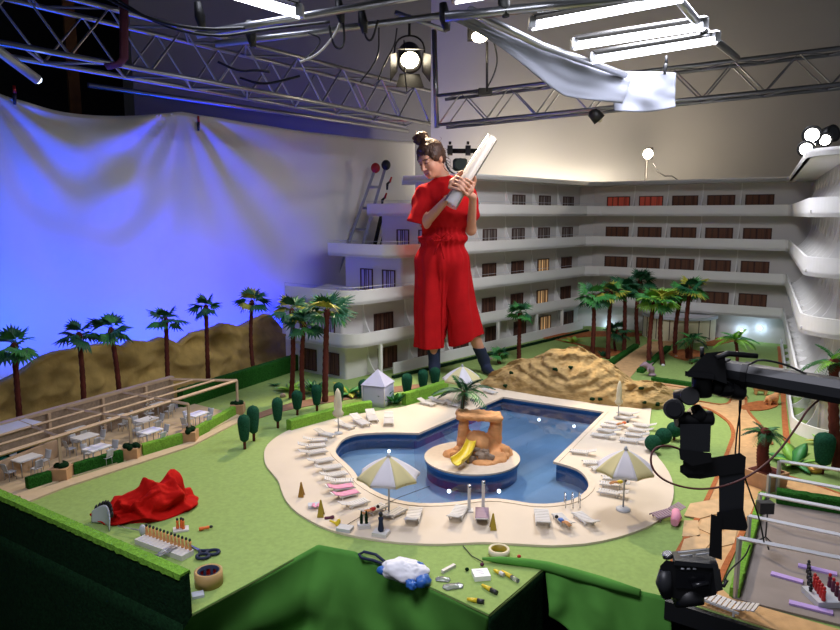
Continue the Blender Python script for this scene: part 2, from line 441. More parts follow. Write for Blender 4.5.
DECK = [g(*p) for p in [(264, 458.6), (265.7, 467), (273, 475.7), (279, 483), (281, 491), (284.8, 501), (294, 512), (307.6, 521), (323, 529), (340, 534.8), (363, 539.5),
        (393, 544), (420, 545.6), (441, 546), (463, 545), (484, 544), (512, 545.4), (540, 547), (557, 547.6), (593, 545), (627, 536.7), (656.7, 525), (670, 510), (674, 496.7),
        (673, 483), (667, 470), (655, 455), (648, 440), (650, 420), (652, 404), (600, 398), (540, 390), (482, 381), (440, 396), (410, 407), (372, 413), (322, 420.5), (290, 430.6),
        (278.6, 436.7), (269, 444), (264.5, 451)]]
def smooth_poly(P, keep=(), it=1):
    for _ in range(it):
        out = []
        for i, p in enumerate(P):
            q = P[(i+1) % len(P)]; out.append(p.lerp(q, .25)); out.append(p.lerp(q, .75))
        P = out
    return P
def smooth_keep(P, corners):
    """one corner-cutting pass that keeps the listed corners sharp"""
    out = []; n = len(P)
    for i, p in enumerate(P):
        if i in corners: out.append(p)
        else:
            a, c = P[i-1], P[(i+1) % n]; out.append(p.lerp(a, .25)); out.append(p.lerp(c, .25))
    return out
POOLS = smooth_keep(smooth_keep(POOL, {5, 6, 7, 8}), set())
cs = {5, 6, 7, 8}
POOLS = smooth_keep(POOL, cs)
DECKS = smooth_poly(DECK)
def offset(P, d):
    n = len(P); out = []
    for i, p in enumerate(P):
        t = (P[(i+1) % n]-P[i-1]).normalized(); out.append(p+Vector((-t.y, t.x, 0))*d)
    return out
def area(P): return sum(P[i].x*P[(i+1) % len(P)].y-P[(i+1) % len(P)].x*P[i].y for i in range(len(P)))/2
if area(POOLS) < 0: POOLS.reverse()
if area(DECKS) < 0: DECKS.reverse()
b = MB(); b.prism(outer, -.006, 0, [offset(POOLS, -.03)]); structure(b.build('ground', M['lawn']))
# support block below the table (dark timber)
b = MB()
for fx, fy in ((-.5, 2.6), (-1.5, 3.3), (.9, 2.4), (1.9, 2.6), (2.8, 4.5), (.2, 5.5), (1.6, 6.2)):
    pass
legs = []
for fx, fy in ((-.45, 2.6), (-1.5, 3.3), (.9, 2.4), (1.9, 2.6), (2.8, 4.5), (.2, 5.5), (1.6, 6.4)):
    q = MB(); q.box((fx, fy, (FLZ-.05)/2), (.06, .06, -FLZ-.05)); legs.append(structure(q.build('table_support_beam', M['black'])))
# ---- pool terrace, pool
b = MB(); b.prism(DECKS, 0.0, .008, [offset(POOLS, -.012)]); structure(b.build('pool_terrace_floor', M['deck']))
pc = g(470, 455)
pool = thing('swimming_pool', (pc.x, pc.y, -.09), 'blue model swimming pool with round lobes set into the beige terrace', 'swimming pool')
b = MB(); b.prism(offset(POOLS, -.014), .0, .011, [offset(POOLS, .012)]); b.build('coping', M['coping'], pool)
b = MB(); N = len(POOLS); wallp = offset(POOLS, -.004)
b.loft([[Vector((p.x, p.y, -.085)) for p in wallp], [Vector((p.x, p.y, .006)) for p in wallp]][::-1], True, False, False); b.build('basin_wall', M['poolwall'], pool)
b = MB(); b.prism(wallp, -.09, -.08); b.build('basin_floor', M['poolfloor'], pool)
b = MB(); b.prism(wallp, -.013, -.0125); b.f = [f for f in b.f if all(b.v[i][2] > -.0127 for i in f)]; b.m = [0]*len(b.f); b.s = [False]*len(b.f)
b.build('water', M['water'], pool)
# dark seam lines across the pool edge: shallow step walls under water
# ---- island
ic = g(472, 456.5, 0.012)
isl = thing('pool_island', (ic.x, ic.y, -.08), 'round island with rock arch and beige rim in the middle of the pool', 'island')
b = MB(); b.lathe([(.215, -.079), (.215, -.012), (.224, -.010), (.224, .004)], (ic.x, ic.y, 0), 48); b.build('island_wall', M['poolwall'], isl)
b = MB(); b.lathe([(.226, .004), (.227, .012), (.2, .0135), (.001, .0135)], (ic.x, ic.y, 0), 48, smooth=False); b.build('island_top', M['coping'], isl)
def ip(px, py, z): return g(px, py, z)
pr = []
rb = Vector((ic.x, ic.y, .012))
def E(x, y, z, rx, ry, rz, k=.02): pr.append(('e', (ic.x+x, ic.y+y, .012+z), (rx, ry, rz), None, k))
E(.05, .03, .0, .12, .09, .045); E(.13, .04, .0, .07, .07, .04); E(-.03, .03, .0, .06, .06, .03); E(.03, .0, .05, .06, .05, .06); E(.09, .05, .05, .05, .05, .05)
E(-.10, .02, 0, .04, .05, .025); E(.02, .02, .09, .045, .035, .03); E(-.02, .07, .06, .03, .03, .06); E(.05, -.09, 0, .06, .035, .02); E(.12, -.06, 0, .04, .03, .025)
rng = random.Random(4)
for i in range(26): E(rng.uniform(-.1, .16), rng.uniform(-.06, .09), rng.uniform(0, .035), rng.uniform(.012, .03), rng.uniform(.012, .03), rng.uniform(.012, .028), .006)
b = MB(); sdf_add(b, pr, .005, .015, fn=lambda V: V+np.array([[.006*nz(p[0], p[1], p[2], 45)]*3 for p in V])); b.build('rock_mound', M['orangestone'], isl)
pr = []
AZ = [atY(470, 410, ic.y+.05).z]
zt = atY(480, 412, ic.y+.05).z
def C(x0, z0, x1, z1, r0, r1, y=.05): pr.append(('c', (ic.x+x0, ic.y+y, z0), (ic.x+x1, ic.y+y, z1), r0, r1, .012))
C(-.045, .03, -.035, zt-.02, .03, .022); C(.105, .03, .12, zt-.03, .042, .026); [C(-.06, zt-.012, .13, zt-.022, .014, .014, yy) for yy in (.005, .02, .035, .05, .065, .08, .095)]
b = MB(); sdf_add(b, pr, .005, .012, fn=lambda V: V+np.array([[.005*nz(p[0], p[1], p[2], 60)]*3 for p in V])); b.build('rock_arch', M['orangestone'], isl)
b = MB(); pr = []
for i in range(34):
    x, y = rng.uniform(-.03, .09), rng.uniform(-.09, -.02); pr.append(('e', (ic.x+x, ic.y+y, .014+rng.uniform(0, .06)*(1-abs(x-.03)/.09)), (rng.uniform(.012, .026), rng.uniform(.01, .02), rng.uniform(.010, .022)), None, .004))
sdf_add(b, pr, .004, .004, fn=lambda V: V+np.array([[.004*nz(p[0], p[1], p[2], 80)]*3 for p in V])); b.build('dark_rocks', M['brownwall'], isl)
# slide
sl = thing('water_slide', (ic.x-.09, ic.y-.1, .0135), 'yellow water slide coming down from the island rocks into the pool', 'slide')
p0, p1 = atY(472, 441, ic.y-.03), atY(456, 465, ic.y-.19)
b = MB(); pts = []
for i in range(13):
    t = i/12; p = p0.lerp(p1, t); p.z = p0.z+(max(p1.z, .012)-p0.z)*math.sin(t*PI/2)**.9; p.x += .012*math.sin(t*PI); pts.append(p)
def slidefn(u, v):
    i = min(int(v*12), 11); f = v*12-i; p = pts[i].lerp(pts[i+1], f); d = (pts[i+1]-pts[i]).normalized(); s = d.cross(Vector((0, 0, 1))).normalized(); n = s.cross(d)
    a = (u-.5)*PI*1.05; r = .024+.006*v
    return p+s*(r*math.sin(a))+n*(r*(1-math.cos(a)))
b.slab(slidefn, 10, 24, (0, 0, -.004)); b.build('chute', M['yellow'], sl)
for t in (.15, .45):
    q = pts[int(t*12)]; b = MB(); b.cyl((q.x, q.y, .0135), q-Vector((0, 0, .003)), .004, n=8); b.build('support_post', M['mustard'], sl)
# ================================================================ paths and beds
def slab_px(name, pts, z, m, sm=True, label=None):
    P = [g(*p) for p in pts]
    if sm: P = smooth_poly(P)
    b = MB(); b.prism(P, -.002, z); return structure(b.build(name, m))
def ribbon_px(name, pts, w, z, m, closed=False):
    P = [g(*p) for p in pts]
    # subdivide smoothly
    Q = P
    for _ in range(2):
        R = [Q[0]]
        for i in range(len(Q)-1): R += [Q[i].lerp(Q[i+1], .25), Q[i].lerp(Q[i+1], .75)]
        Q = R+[Q[-1]]
    L = []; Rr = []
    for i, p in enumerate(Q):
        t = (Q[min(i+1, len(Q)-1)]-Q[max(i-1, 0)]).normalized(); n = Vector((-t.y, t.x, 0)); k = 1+.35*nz(i*.7, 3.1)
        L.append(p+n*w*k/2); Rr.append(p-n*w*k/2)
    b = MB(); b.prism(L+Rr[::-1], -.001, z); return structure(b.build(name, m))
slab_px('path_by_topiary', [(250, 419), (263, 411), (300, 401), (357, 392), (425, 383), (425, 388), (357, 398.5), (300, 407.5), (263, 416.5), (252, 424)], .004, M['brownpath'])
slab_px('path_main', [(650, 342), (676, 341), (655, 358), (636, 371), (625, 384), (590, 384), (609, 369), (630, 354)], .004, M['sandpath'], False)
slab_px('path_cross', [(640, 379), (700, 388), (745, 392), (745, 397), (700, 393), (640, 386)], .004, M['sandpath'])
slab_px('path_branch', [(696, 402), (727, 407), (732, 398), (746, 397), (746, 412), (762, 427), (757, 440), (735, 455), (737, 430), (718, 413), (694, 406)], .0045, M['sandpath'])
slab_px('path_side', [(742, 420), (764, 430), (768, 462), (760, 497), (742, 535), (722, 575), (716, 600), (660, 592), (677, 553), (703, 510), (727, 455), (737, 432)], .004, M['sandpath'], False)
slab_px('path_curve', [(758, 470), (772, 472), (805, 482), (850, 499), (900, 515), (900, 523), (842, 507), (800, 496), (776, 489), (758, 487)], .0046, M['sandpath'])
slab_px('path_front', [(672, 597), (716, 585), (733, 600), (850, 634), (900, 650), (900, 667), (772, 630)], .005, M['sandpath'], False)
for nm, P, w in (('edging', [(694, 405), (716, 412), (736, 429), (727, 455), (703, 510), (677, 555), (668, 572)], .018), ('edging', [(746, 397), (746, 411), (762, 427), (772, 445)], .016),
                 ('edging', [(696, 401), (727, 406.5), (732, 398)], .014), ('edging', [(757, 500), (742, 535), (727, 563), (713, 595)], .018), ('edging', [(772, 472), (805, 482), (860, 502)], .014),
                 ('edging', [(777, 490), (810, 500), (850, 512)], .014), ('edging', [(779, 347), (782, 380), (785, 425), (787, 445)], .028), ('edging', [(655, 384), (700, 391)], .014),
                 ('edging', [(540, 336), (575, 344), (610, 352), (622, 352)], .03)):
    ribbon_px('path_'+nm, P, w, .0065, M['edging'])
for P in ([(560, 350), (590, 347), (618, 350), (622, 354), (600, 359), (565, 356)], [(665, 352), (690, 349), (708, 354), (704, 362), (678, 360)], [(700, 340), (740, 334), (790, 338), (790, 342), (740, 340), (706, 348)],
          [(540, 335), (600, 331), (642, 333), (642, 337), (600, 336), (545, 340)], [(738, 408), (752, 402), (775, 401), (780, 406), (765, 411), (745, 411)]):
    slab_px('path_planting_bed', P, .006, M['dirt'])
for i, P in enumerate(([(690, 505), (720, 500), (728, 512), (700, 520), (684, 517)], [(702, 521), (728, 515), (738, 524), (712, 536), (698, 530)], [(684, 522), (698, 522), (700, 538), (682, 538)],
                       [(716, 537), (738, 528), (734, 545), (722, 548)], [(684, 541), (704, 535), (714, 541), (700, 556), (680, 553)], [(742, 502), (757, 500), (748, 520), (738, 514)])):
    b = MB(); b.prism([g(*p) for p in P], .003, .007)
    tag(b.build('flagstone', M['flagstone']), ['broad tan flagstone at the top of the path by the crashed lounger', 'tan flagstone in the middle of the path behind the hanging camera arm', 'squarish tan flagstone at the edge by the orange kerb',
        'narrow tan flagstone beside the thin green hedge strip', 'tan flagstone just above the hanging camera body', 'small tan flagstone beside the grey terrace corner'][i], 'paving stone', 'flagstones in the sandy path')
# terraces left and right
TL = [g(0, 505), g(62, 481), g(132, 459), (g(190, 441)), g(240, 416), LA+HD*.12, LA-HD*.02, LA-HD*.88, LC+Vector((.1, .12, 0))]
b = MB(); b.prism([Vector((p.x, p.y, 0)) for p in TL], -.001, .006); structure(b.build('restaurant_terrace_floor', M['terrace']))
slab_px('terrace_kerb_path', [(20, 497), (62, 483), (132, 461), (190, 443), (242, 416), (246, 419), (192, 447), (134, 466), (64, 489), (24, 505)], .008, M['terrace'], False)
slab_px('grey_terrace_floor', [(733, 600), (746, 560), (758, 520), (775, 504), (850, 517), (900, 525), (900, 640), (850, 629)], .007, M['greyterrace'], False)
# white platform strip between hedge and backdrop
b = MB(); q = [LA-HD*1.2+HN*.0, LB+HD*1.5, LB+HD*1.5+HN*1.0, LA-HD*1.2+HN*1.0]
b.prism([(p.x, p.y) for p in q], -.09, -.052); structure(b.build('platform_floor', M['platform']))
# ================================================================ front cloth drape
def poly_at(P, t):
    L = [0]
    for i in range(len(P)-1): L.append(L[-1]+(P[i+1]-P[i]).length)
    x = t*L[-1]
    for i in range(len(P)-1):
        if x <= L[i+1] or i == len(P)-2:
            return P[i].lerp(P[i+1], (x-L[i])/max(L[i+1]-L[i], 1e-6))
TOPE = [Vector((p.x, p.y, .002)) for p in F_EDGE[:5]]
BOT = [g(150, 690, -.5), g(300, 700, -.5), g(470, 690, -.55)]
def drape1(u, v):
    a = poly_at(TOPE, u); c = poly_at(BOT, u)
    p = a.lerp(c, v); p.z = a.z+(c.z-a.z)*(v**.85)
    w = math.sin(u*19+v*9*(1 if u < .5 else -1)+3*nz(u*3, v*2))*.028+math.sin(u*37-v*12)*.012+.04*nz(u*6, v*3, 2)
    p.y -= (w+.045)*min(1, v*3); p.z += .5*w*min(1, v*4)*(1-v)
    return p
b = MB(); b.slab(drape1, 90, 40, (0, .003, -.004)); tag(b.build('green_cloth_drape', M['drape']), 'green cloth hanging in folds over the notch at the front table edge', 'cloth')
TOP2 = [Vector((p.x, p.y, .002)) for p in F_EDGE[6:9]]
def drape2(u, v):
    a = poly_at(TOP2, u); p = a.copy()
    p.z = .002-.34*v*(.35+.65*u); p.y -= .06*v+(.014+.012*math.sin(u*17+v*2)+.02*nz(u*5, v*2))*min(1, v*3)
    return p
b = MB(); b.slab(drape2, 50, 20, (0, .004, -.002)); tag(b.build('green_cloth_drape', M['drape']), 'short green cloth flap hanging off the edge between tape roll and black camera', 'cloth')
RC = [g(482, 562), g(500, 563), g(530, 566), g(548, 569), g(575, 576), g(605, 584), g(640, 594)]
b = MB(); b.tube([p+Vector((0, 0, .012-.0015*i)) for i, p in enumerate(RC)], [.004, .012, .015, .017, .018, .017, .012], 10); tag(b.build('cloth_roll', M['drape']), 'rolled up edge of green cloth lying in front of the tape ring', 'cloth')
b = MB(); E5 = F_EDGE[4]; E6 = F_EDGE[6]
def drape3(u, v):
    a = Vector((E5.x, E5.y, .0)).lerp(Vector((E6.x, E6.y, 0)), u); a.z = -.4*v; a.x += .008*math.sin(u*20)*v; a.y += .02*v; return a
b.slab(drape3, 24, 12, (-.004, .002, 0)); tag(b.build('green_cloth_drape', M['hedgedark']), 'cloth side coloured dark for shade under the front table corner', 'cloth')  # green cloth darkened by colour for the shade under the corner
b = MB(); p, q = F_EDGE[8], F_EDGE[10]
b.prism([(p.x-.02, p.y-.012), (q.x, q.y-.03), (q.x, q.y+.02), (p.x, p.y+.02)], -.06, -.002); tag(b.build('table_rail', M['black']), 'black timber rail along the front right table edge', 'rail')
# ---- front-left hedge wall
b = MB(); n = Vector((-FD.y, FD.x, 0));
if n.y > 0: n = -n
def hw(u, v):
    pass
L_ = 1.75; P0 = FL0-FD*.005; b = MB()
hgt_ = .135
rows = []
for s_ in range(0, 61):
    t = s_/60*L_; c = P0+FD*t; h = hgt_+.012*s_/60
    rows.append([c+n*.02+Vector((0, 0, -.03)), c+n*.022+Vector((0, 0, h*.6)), c+n*(.02+.002*nz(t*30))+Vector((0, 0, h-.002)), c-n*.012+Vector((0, 0, h+.004*nz(t*40, 7))), c-n*.014+Vector((0, 0, h*.5)), c-n*.014+Vector((0, 0, -.0))])
b.loft(rows, True, True, False)
hwall = tag(b.build('front_hedge', M['hedgedark']), 'long flocked front hedge wall, face coloured dark green for shade, beside the tape roll', 'hedge')  # camera-side face coloured near black for the shade on it
b = MB(); rows = []
for s_ in range(0, 121):
    t = s_/120*L_; c = P0+FD*t; h = hgt_+.012*s_/120+.003
    rows.append([c+n*(.024+.004*nz(t*50, 1))+Vector((0, 0, h-.012+.006*nz(t*60, 4))), c+n*.02+Vector((0, 0, h+.003+.003*nz(t*70, 2))), c-n*.014+Vector((0, 0, h+.003+.003*nz(t*70, 3))), c-n*.018+Vector((0, 0, h-.01))])
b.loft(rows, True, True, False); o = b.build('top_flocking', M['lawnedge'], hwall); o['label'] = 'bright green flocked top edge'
# hanging green cloth below the hedge wall, coloured dark for the shade there
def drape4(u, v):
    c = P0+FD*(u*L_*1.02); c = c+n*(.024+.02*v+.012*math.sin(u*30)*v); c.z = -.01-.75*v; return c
b = MB(); b.slab(drape4, 60, 14, tuple(-n*.006)); tag(b.build('green_cloth_drape', M['hedgedark']), 'cloth coloured dark for shade, hanging to the floor below the long front hedge wall', 'cloth')
# ================================================================ backdrop cloth
BP = Vector((-2.2, 4.6, 0)); BD = Vector((.6, .8, 0)); BN = Vector((.8, -.6, 0))
def bdrop(u, v):
    t = -1.9+u*5.45; c = BP+BD*t
    # swag of the top edge between the clamps
    pxu = [(-1.9, 0), (-.62, 0), (.72, .0), (3.55, .0)]
    sag = 0
    if -.62 < t < .72: q = (t+.62)/1.34; sag = .10*4*q*(1-q)*(1.2-.5*q)
    if t < -.62: q = (t+1.9)/1.28; sag = .08*4*q*(1-q)
    if t > .72: q = (t-.72)/2.83; sag = .03*4*q*(1-q)
    ztop = 1.90+.02*max(0, t)/3.5-sag
    z = ztop+(-.25-ztop)*v
    w = 0
    for t0 in (-.62, .72):
        d = t-t0; r = math.hypot(d, v*2.1)
        w += .018*math.sin(math.atan2(d, v*2.1+.05)*14)*math.exp(-r*.9)*min(1, r*4)
    if -.62 < t < .72:
        q = (t+.62)/1.34; w += .022*math.sin((v*2.1-.8*4*q*(1-q)*.6)*17)*math.exp(-v*3.2)*4*q*(1-q)
    w += .03*nz(t*1.3, v*.8, 5)+.008*math.sin(t*9+v*2)
    return c+BN*w+Vector((0, 0, z))
b = MB(); b.slab(bdrop, 170, 70, tuple(-BN*.004)); backdrop = tag(b.build('backdrop_cloth', M['whitecloth']), 'large white backdrop cloth lit blue, clamped up behind the row of palms', 'cloth')
# ================================================================ mountains relief panel
MP = LA+HN*.42
prof = [(-40, 398), (0, 383), (20, 373), (43, 357), (57, 352), (83, 347), (110, 343), (123, 347), (133, 340), (150, 342), (163, 337), (178, 345), (193, 333), (213, 328), (223, 323), (240, 327), (253, 320), (267, 314), (277, 325), (285, 335), (287, 349)]
pw = [onplane(x, y, MP, HD) for x, y in prof]; us = [(p-MP).dot(HD) for p in pw]; zs = [p.z for p in pw]
bot = -.052
def mtop(u): return float(np.interp(u, us, zs))+.006*nz(u*25, 2)
U0, U1 = us[0], us[-1]
def mfn(a, v):
    u = U0+(U1-U0)*a; z = bot+(mtop(u)-bot)*v
    r = .05*(1-v)+.018*math.sin((z*26+3*nz(u*2.2, z*2, 1)+u*7)+2*nz(u*5, z*5))+.03*nz(u*5, z*9, 8)+.012*nz(u*18, z*18, 3)+.03*(.5-abs(nz(u*3.5+z*3, z*6-u*2, 6))*2)
    r *= min(1, (1-v)*8)
    return MP+HD*u-HN*(.03+r)+Vector((0, 0, z))
b = MB(); b.slab(mfn, 150, 44, tuple(HN*.07)); tag(b.build('mountain_panel', M['mountain']), 'long ochre foam mountain relief standing in front of the blue backdrop', 'mountain')
# little dark clamp things behind the hedge
# ================================================================ hedges along the left edge
def hedge_box(name, A, B_, w, h, m, label, group=None, z=0, seed=0):
    A, B_ = Vector(A), Vector(B_); L = (B_-A).length; d = (B_-A).normalized(); n = Vector((-d.y, d.x, 0)); k = max(4, int(L/.02)); rows = []
    for i in range(k+1):
        c = A.lerp(B_, i/k); f = lambda s: .004*nz(i*.9, s, seed)
        rows.append([c+n*(w/2)+Vector((0, 0, z)), c+n*(w/2+f(1))+Vector((0, 0, z+h*.9)), c+n*(w/2*.8)+Vector((0, 0, z+h+f(2))), c-n*(w/2*.8)+Vector((0, 0, z+h+f(3))), c-n*(w/2+f(4))+Vector((0, 0, z+h*.9)), c-n*(w/2)+Vector((0, 0, z))])
    b = MB(); b.loft(rows, True, True, False); return tag(b.build(name, m), label, 'hedge', group)
hz = onplane(280, 359, LA, HD).z
hedge_box('hedge', LA+HD*.03, LB+HD*.42, .05, hz, M['hedge'], 'tall dark green hedge along the back edge behind the pergola and palms')

def canopy(name, col):
    m = bpy.data.materials.new(name); m.use_nodes = True; nt = m.node_tree; nt.nodes.clear()
    o = nt.nodes.new('ShaderNodeOutputMaterial'); d = nt.nodes.new('ShaderNodeBsdfDiffuse'); t = nt.nodes.new('ShaderNodeBsdfTranslucent'); x = nt.nodes.new('ShaderNodeMixShader')
    for n in (d, t): n.inputs[0].default_value = (*lin(col), 1)
    x.inputs[0].default_value = .42; nt.links.new(d.outputs[0], x.inputs[1]); nt.links.new(t.outputs[0], x.inputs[2]); nt.links.new(x.outputs[0], o.inputs[0]); MATS[name] = m
canopy('canopyyellow', '#e6deb0'); canopy('canopywhite', '#ebe9ee')
# ================================================================ hotel model
HA = g(394, 374); HB = g(590, 327); UD = (HB-HA).normalized(); UN = Vector((UD.y, -UD.x, 0))   # UN points to the court
zb = lambda k: .24+.3*(k-2)            # underside of parapet row k (2..5); roof = row 6
PH = .098
C1 = Vector((1.727, 6.93, 0)); C2 = Vector((3.19, 5.92, 0)); RD = Vector((-.447, -.894, 0)); C3 = C2+RD*2.98
BDIR = (C2-C1).normalized(); BN_ = Vector((BDIR.y, -BDIR.x, 0)); RN = Vector((RD.y, -RD.x, 0))
if RN.x > 0: RN = -RN
E3 = g(285, 298.6, .543)
P3c = HA+UD*(-.415)
EDIR = (E3-P3c); EDIR.z = 0; ELEN = EDIR.length; EDIR = EDIR.normalized()
hotel = thing('hotel_model', (1.7, 6.9, 0), 'large white model hotel with curved balcony rows around the palm court', 'model building')
def arc(P, A, B_, r, n=22):
    """rounded corner at P between rays to A and to B"""
    a, b_ = (A-P).normalized(), (B_-P).normalized(); ang = a.angle(b_); d = r/math.tan(ang/2)
    p0, p1 = P+a*d, P+b_*d; bis = (a+b_).normalized(); c = P+bis*(r/math.sin(ang/2)); out = []
    v0, v1 = p0-c, p1-c; tot = v0.angle(v1); ax = v0.cross(v1).normalized()
    for i in range(n+1): out.append(c+Matrix.Rotation(tot*i/n, 3, ax) @ v0)
    return out
def bay(d): return C3+Vector((1.3, -.05, 0))
def path(ushift, inset, e_inset=None, elen=ELEN, r0=.14, r3=.24, start=True):
    """polyline from the left end, round the corner, along the three wings, round the far end"""
    ei = inset if e_inset is None else e_inset
    c0 = HA+UD*(-.415+ushift+ei)-UN*inset
    ck1 = C1-UN*inset; ck1 = line_x(HA-UN*inset, UD, C1-BN_*inset, BDIR)
    ck2 = line_x(C1-BN_*inset, BDIR, C2-RN*inset, RD)
    ed = Vector((1, -.04, 0)).normalized(); en = Vector((ed.y, -ed.x, 0))
    ck3 = line_x(C2-RN*inset, RD, C3-en*inset, ed)
    out = []
    if start: out += [c0+EDIR*elen]+arc(c0, c0+EDIR, ck1, r0)
    out += [ck1-UD*.1, ck1+BDIR*.1, ck2-BDIR*.02, ck2+RD*.02]
    out += arc(ck3, ck2, ck3+ed, r3 if inset < .1 else r3*.4)+[ck3+ed*1.1]
    return out
def line_x(P, d, Q, e):
    det = d.x*(-e.y)+e.x*d.y
    t = ((Q.x-P.x)*(-e.y)+e.x*(Q.y-P.y))/det
    return P+d*t
def band(mb, P, z0, z1, th):
    """vertical band along polyline P, thickness th towards the inside (left-hand side of travel)"""
    n = len(P); rows = []
    for i, p in enumerate(P):
        t = (P[min(i+1, n-1)]-P[max(i-1, 0)]).normalized(); q = p+Vector((-t.y, t.x, 0))*th
        rows.append([Vector((p.x, p.y, z0)), Vector((p.x, p.y, z1)), Vector((q.x, q.y, z1)), Vector((q.x, q.y, z0))])
    mb.loft(rows, True, True, False)
SH = {1: 0., 2: 0., 3: 0., 4: .30, 5: .60, 6: .90}
# fit the left-end shifts to the photograph's stepped ends (px 328, 367, 403)
def endpx(sh, z):
    p = HA+UD*(-.415+sh)+EDIR*ELEN; dep = p.y*CT-(z-CH)*ST; return 420+FPX*p.x/dep
for k, px, z in ((4, 328, .845), (5, 367, 1.141), (6, 403, 1.437)):
    lo_, hi_ = 0, 2
    for _ in range(40):
        mid = (lo_+hi_)/2
        if endpx(mid, z) < px: lo_ = mid
        else: hi_ = mid
    SH[k] = lo_
DEP = .16
def fit_end(sh, px):
    lo_, hi_ = 0, 1.5
    for _ in range(40):
        mid = (lo_+hi_)/2; p = HA+UD*(-.415+sh+mid)-UN*DEP; dep = p.y*CT-(.7-CH)*ST
        if 420+FPX*p.x/dep < px: lo_ = mid
        else: hi_ = mid
    return lo_
EI = fit_end(0, 402)
WSH = {1: (0., .06), 2: (0., .06), 3: (0, EI), 4: (SH[4], EI), 5: (SH[5], EI)}   # room walls: (shift, end inset) above row k
for k in (2, 3, 4, 5):
    P = path(SH[k], 0); z = zb(k); b = MB(); band(b, P, z, z+PH, .012); b.build('balcony_parapet', M['hotel'], hotel)
    # floor slab from the parapet to well behind the wall
    Pi = path(SH[k], .45, e_inset=EI+.1); b = MB()
    b.prism([(p.x, p.y) for p in P]+[(p.x, p.y) for p in reversed(Pi)], z+.001, z+.022); b.build('balcony_floor', M['hotel'], hotel)
    if k >= 3:
        b = MB(); rp = [Vector((p.x, p.y, z+PH+.022)) for p in path(SH[k], .006)[:26]]
        b.tube(rp, .0016, 5); 
        for p in rp[::3]: b.cyl(p-Vector((0, 0, .024)), p, .0014, n=5)
        b.build('terrace_railing', M['greyplastic'], hotel)
P = [p for p in path(0, 0) if (p-HA).dot(UD) > .0]
P1 = [HA+UD*.0]+[line_x(HA, UD, C1, BDIR)-UD*.1]
b = MB(); band(b, P1, 0, .082, .012); b.build('ground_parapet', M['hotel'], hotel)
P = path(0, 0, start=False)[2:]; b = MB(); band(b, P[1:], 0, .07, .012); b.build('ground_parapet', M['hotel'], hotel)
# roof
P = path(SH[6], -.03, r0=.1); Pi = path(SH[6], .6, e_inset=.6); b = MB(); b.prism([(p.x, p.y) for p in P]+[(p.x, p.y) for p in reversed(Pi)], 1.437, 1.462); b.build('roof', M['hotel'], hotel)
b = MB(); band(b, path(SH[6], -.03, r0=.1), 1.437, 1.475, .02); b.build('roof_edge', M['hotel'], hotel)
# room walls
for k in (1, 2, 3, 4, 5):
    sh, ei = WSH[k]; z0 = 0 if k == 1 else zb(k)+.02; z1 = zb(k+1)+.004
    P = path(sh, DEP if k > 1 else .12, e_inset=ei, r0=.02, elen=ELEN*(.96 if k < 3 else .9)); b = MB(); band(b, P, z0, z1, .02); b.build('room_wall', M['hotelwall'], hotel)
# dividers with the concave quarter-round front
def fin(P, out, z0, h, d, name='balcony_divider'):
    t = Vector((-out.y, out.x, 0))*.005; prof = [(0, 0), (d, 0)]
    for i in range(9):
        a = PI/2*i/8; prof.append((d*(1-math.sin(a))*1.0+.0, .012+(h-.012)*(1-math.cos(a))))
    prof.append((0, h)); b = MB()
    for s in (1,):
        A = [P+out*x+t+Vector((0, 0, z0+z)) for x, z in prof]; B2 = [P+out*x-t+Vector((0, 0, z0+z)) for x, z in prof]
    b.loft([A, B2], True, True, False); b.build(name, M['hotel'], hotel)
def window(P, along, out, w, z0, z1, cm, nm=3):
    b = MB(); R = Matrix((along, -out, Vector((0, 0, 1)))).transposed(); c = P+out*.004
    zc = (z0+z1)/2; h = z1-z0
    for s in (-1, 1): b.box(c+along*(s*(w/2-.004))+Vector((0, 0, zc)), (.008, .01, h), R)
    for z in (z0+.004, z1-.004): b.box(c+Vector((0, 0, z)), (w, .01, .008), R)
    for i in range(1, nm): b.box(c+along*(w*(i/nm-.5))+Vector((0, 0, zc)), (.005, .008, h), R)
    f = b.build('window', M['winframe'], hotel)
    b = MB(); b.box(P+out*.002+Vector((0, 0, zc)), (w-.004, .003, h-.004), R)
    o = b.build('curtain', cm, parent=None); o.parent = f; o.location = o.location-Vector(hotel.location); f.location = (0, 0, 0)
    return f
rr = random.Random(3)
us_l = [1.114+.43*i for i in range(-3, 4)]
# left wing
for k in (1, 2, 3, 4, 5):
    d = DEP if k > 1 else .12; z0 = .02 if k == 1 else zb(k)+.022; top = zb(k)+.192 if k > 1 else .18
    sh, ei = WSH[k]; ustart = -.415+sh+ei+.05
    for i in range(-4, 4):
        u = 1.10+.43*i
        if u > ustart+.1:
            base = HA+UD*(u+.24)-UN*d
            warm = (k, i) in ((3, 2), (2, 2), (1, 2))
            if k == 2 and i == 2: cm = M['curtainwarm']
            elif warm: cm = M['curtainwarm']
            else: cm = M['curtaingrey'] if (k in (4, 5)) else M['curtainbrown']
            window(base, UD, UN, .195, z0, top, cm)
        uf = u+.04
        if uf > ustart-.02 and uf < 2.75: fin(HA+UD*uf-UN*d, UN, z0, zb(k+1)-z0, d*.97)
    if k == 1:
        for u in (-.12, .45, .24+1.05, 1.29+.6, 1.29+1.05):
            b = MB(); b.box(HA+UD*u-UN*.015+Vector((0, 0, .13)), (.022, .022, .22), rotz(math.atan2(UD.y, UD.x))); b.build('column', M['hotel'], hotel)
    # end wall windows
    c0 = HA+UD*(-.415+sh+ei)-UN*d; en = Vector((EDIR.y, -EDIR.x, 0)); en = en if en.y < 0 else -en
    for q in (.13, .36):
        if k < 5: window(c0+EDIR*(q), EDIR, en, .13, z0, top, M['curtainblue'] if k >= 2 else M['curtainbrown'])
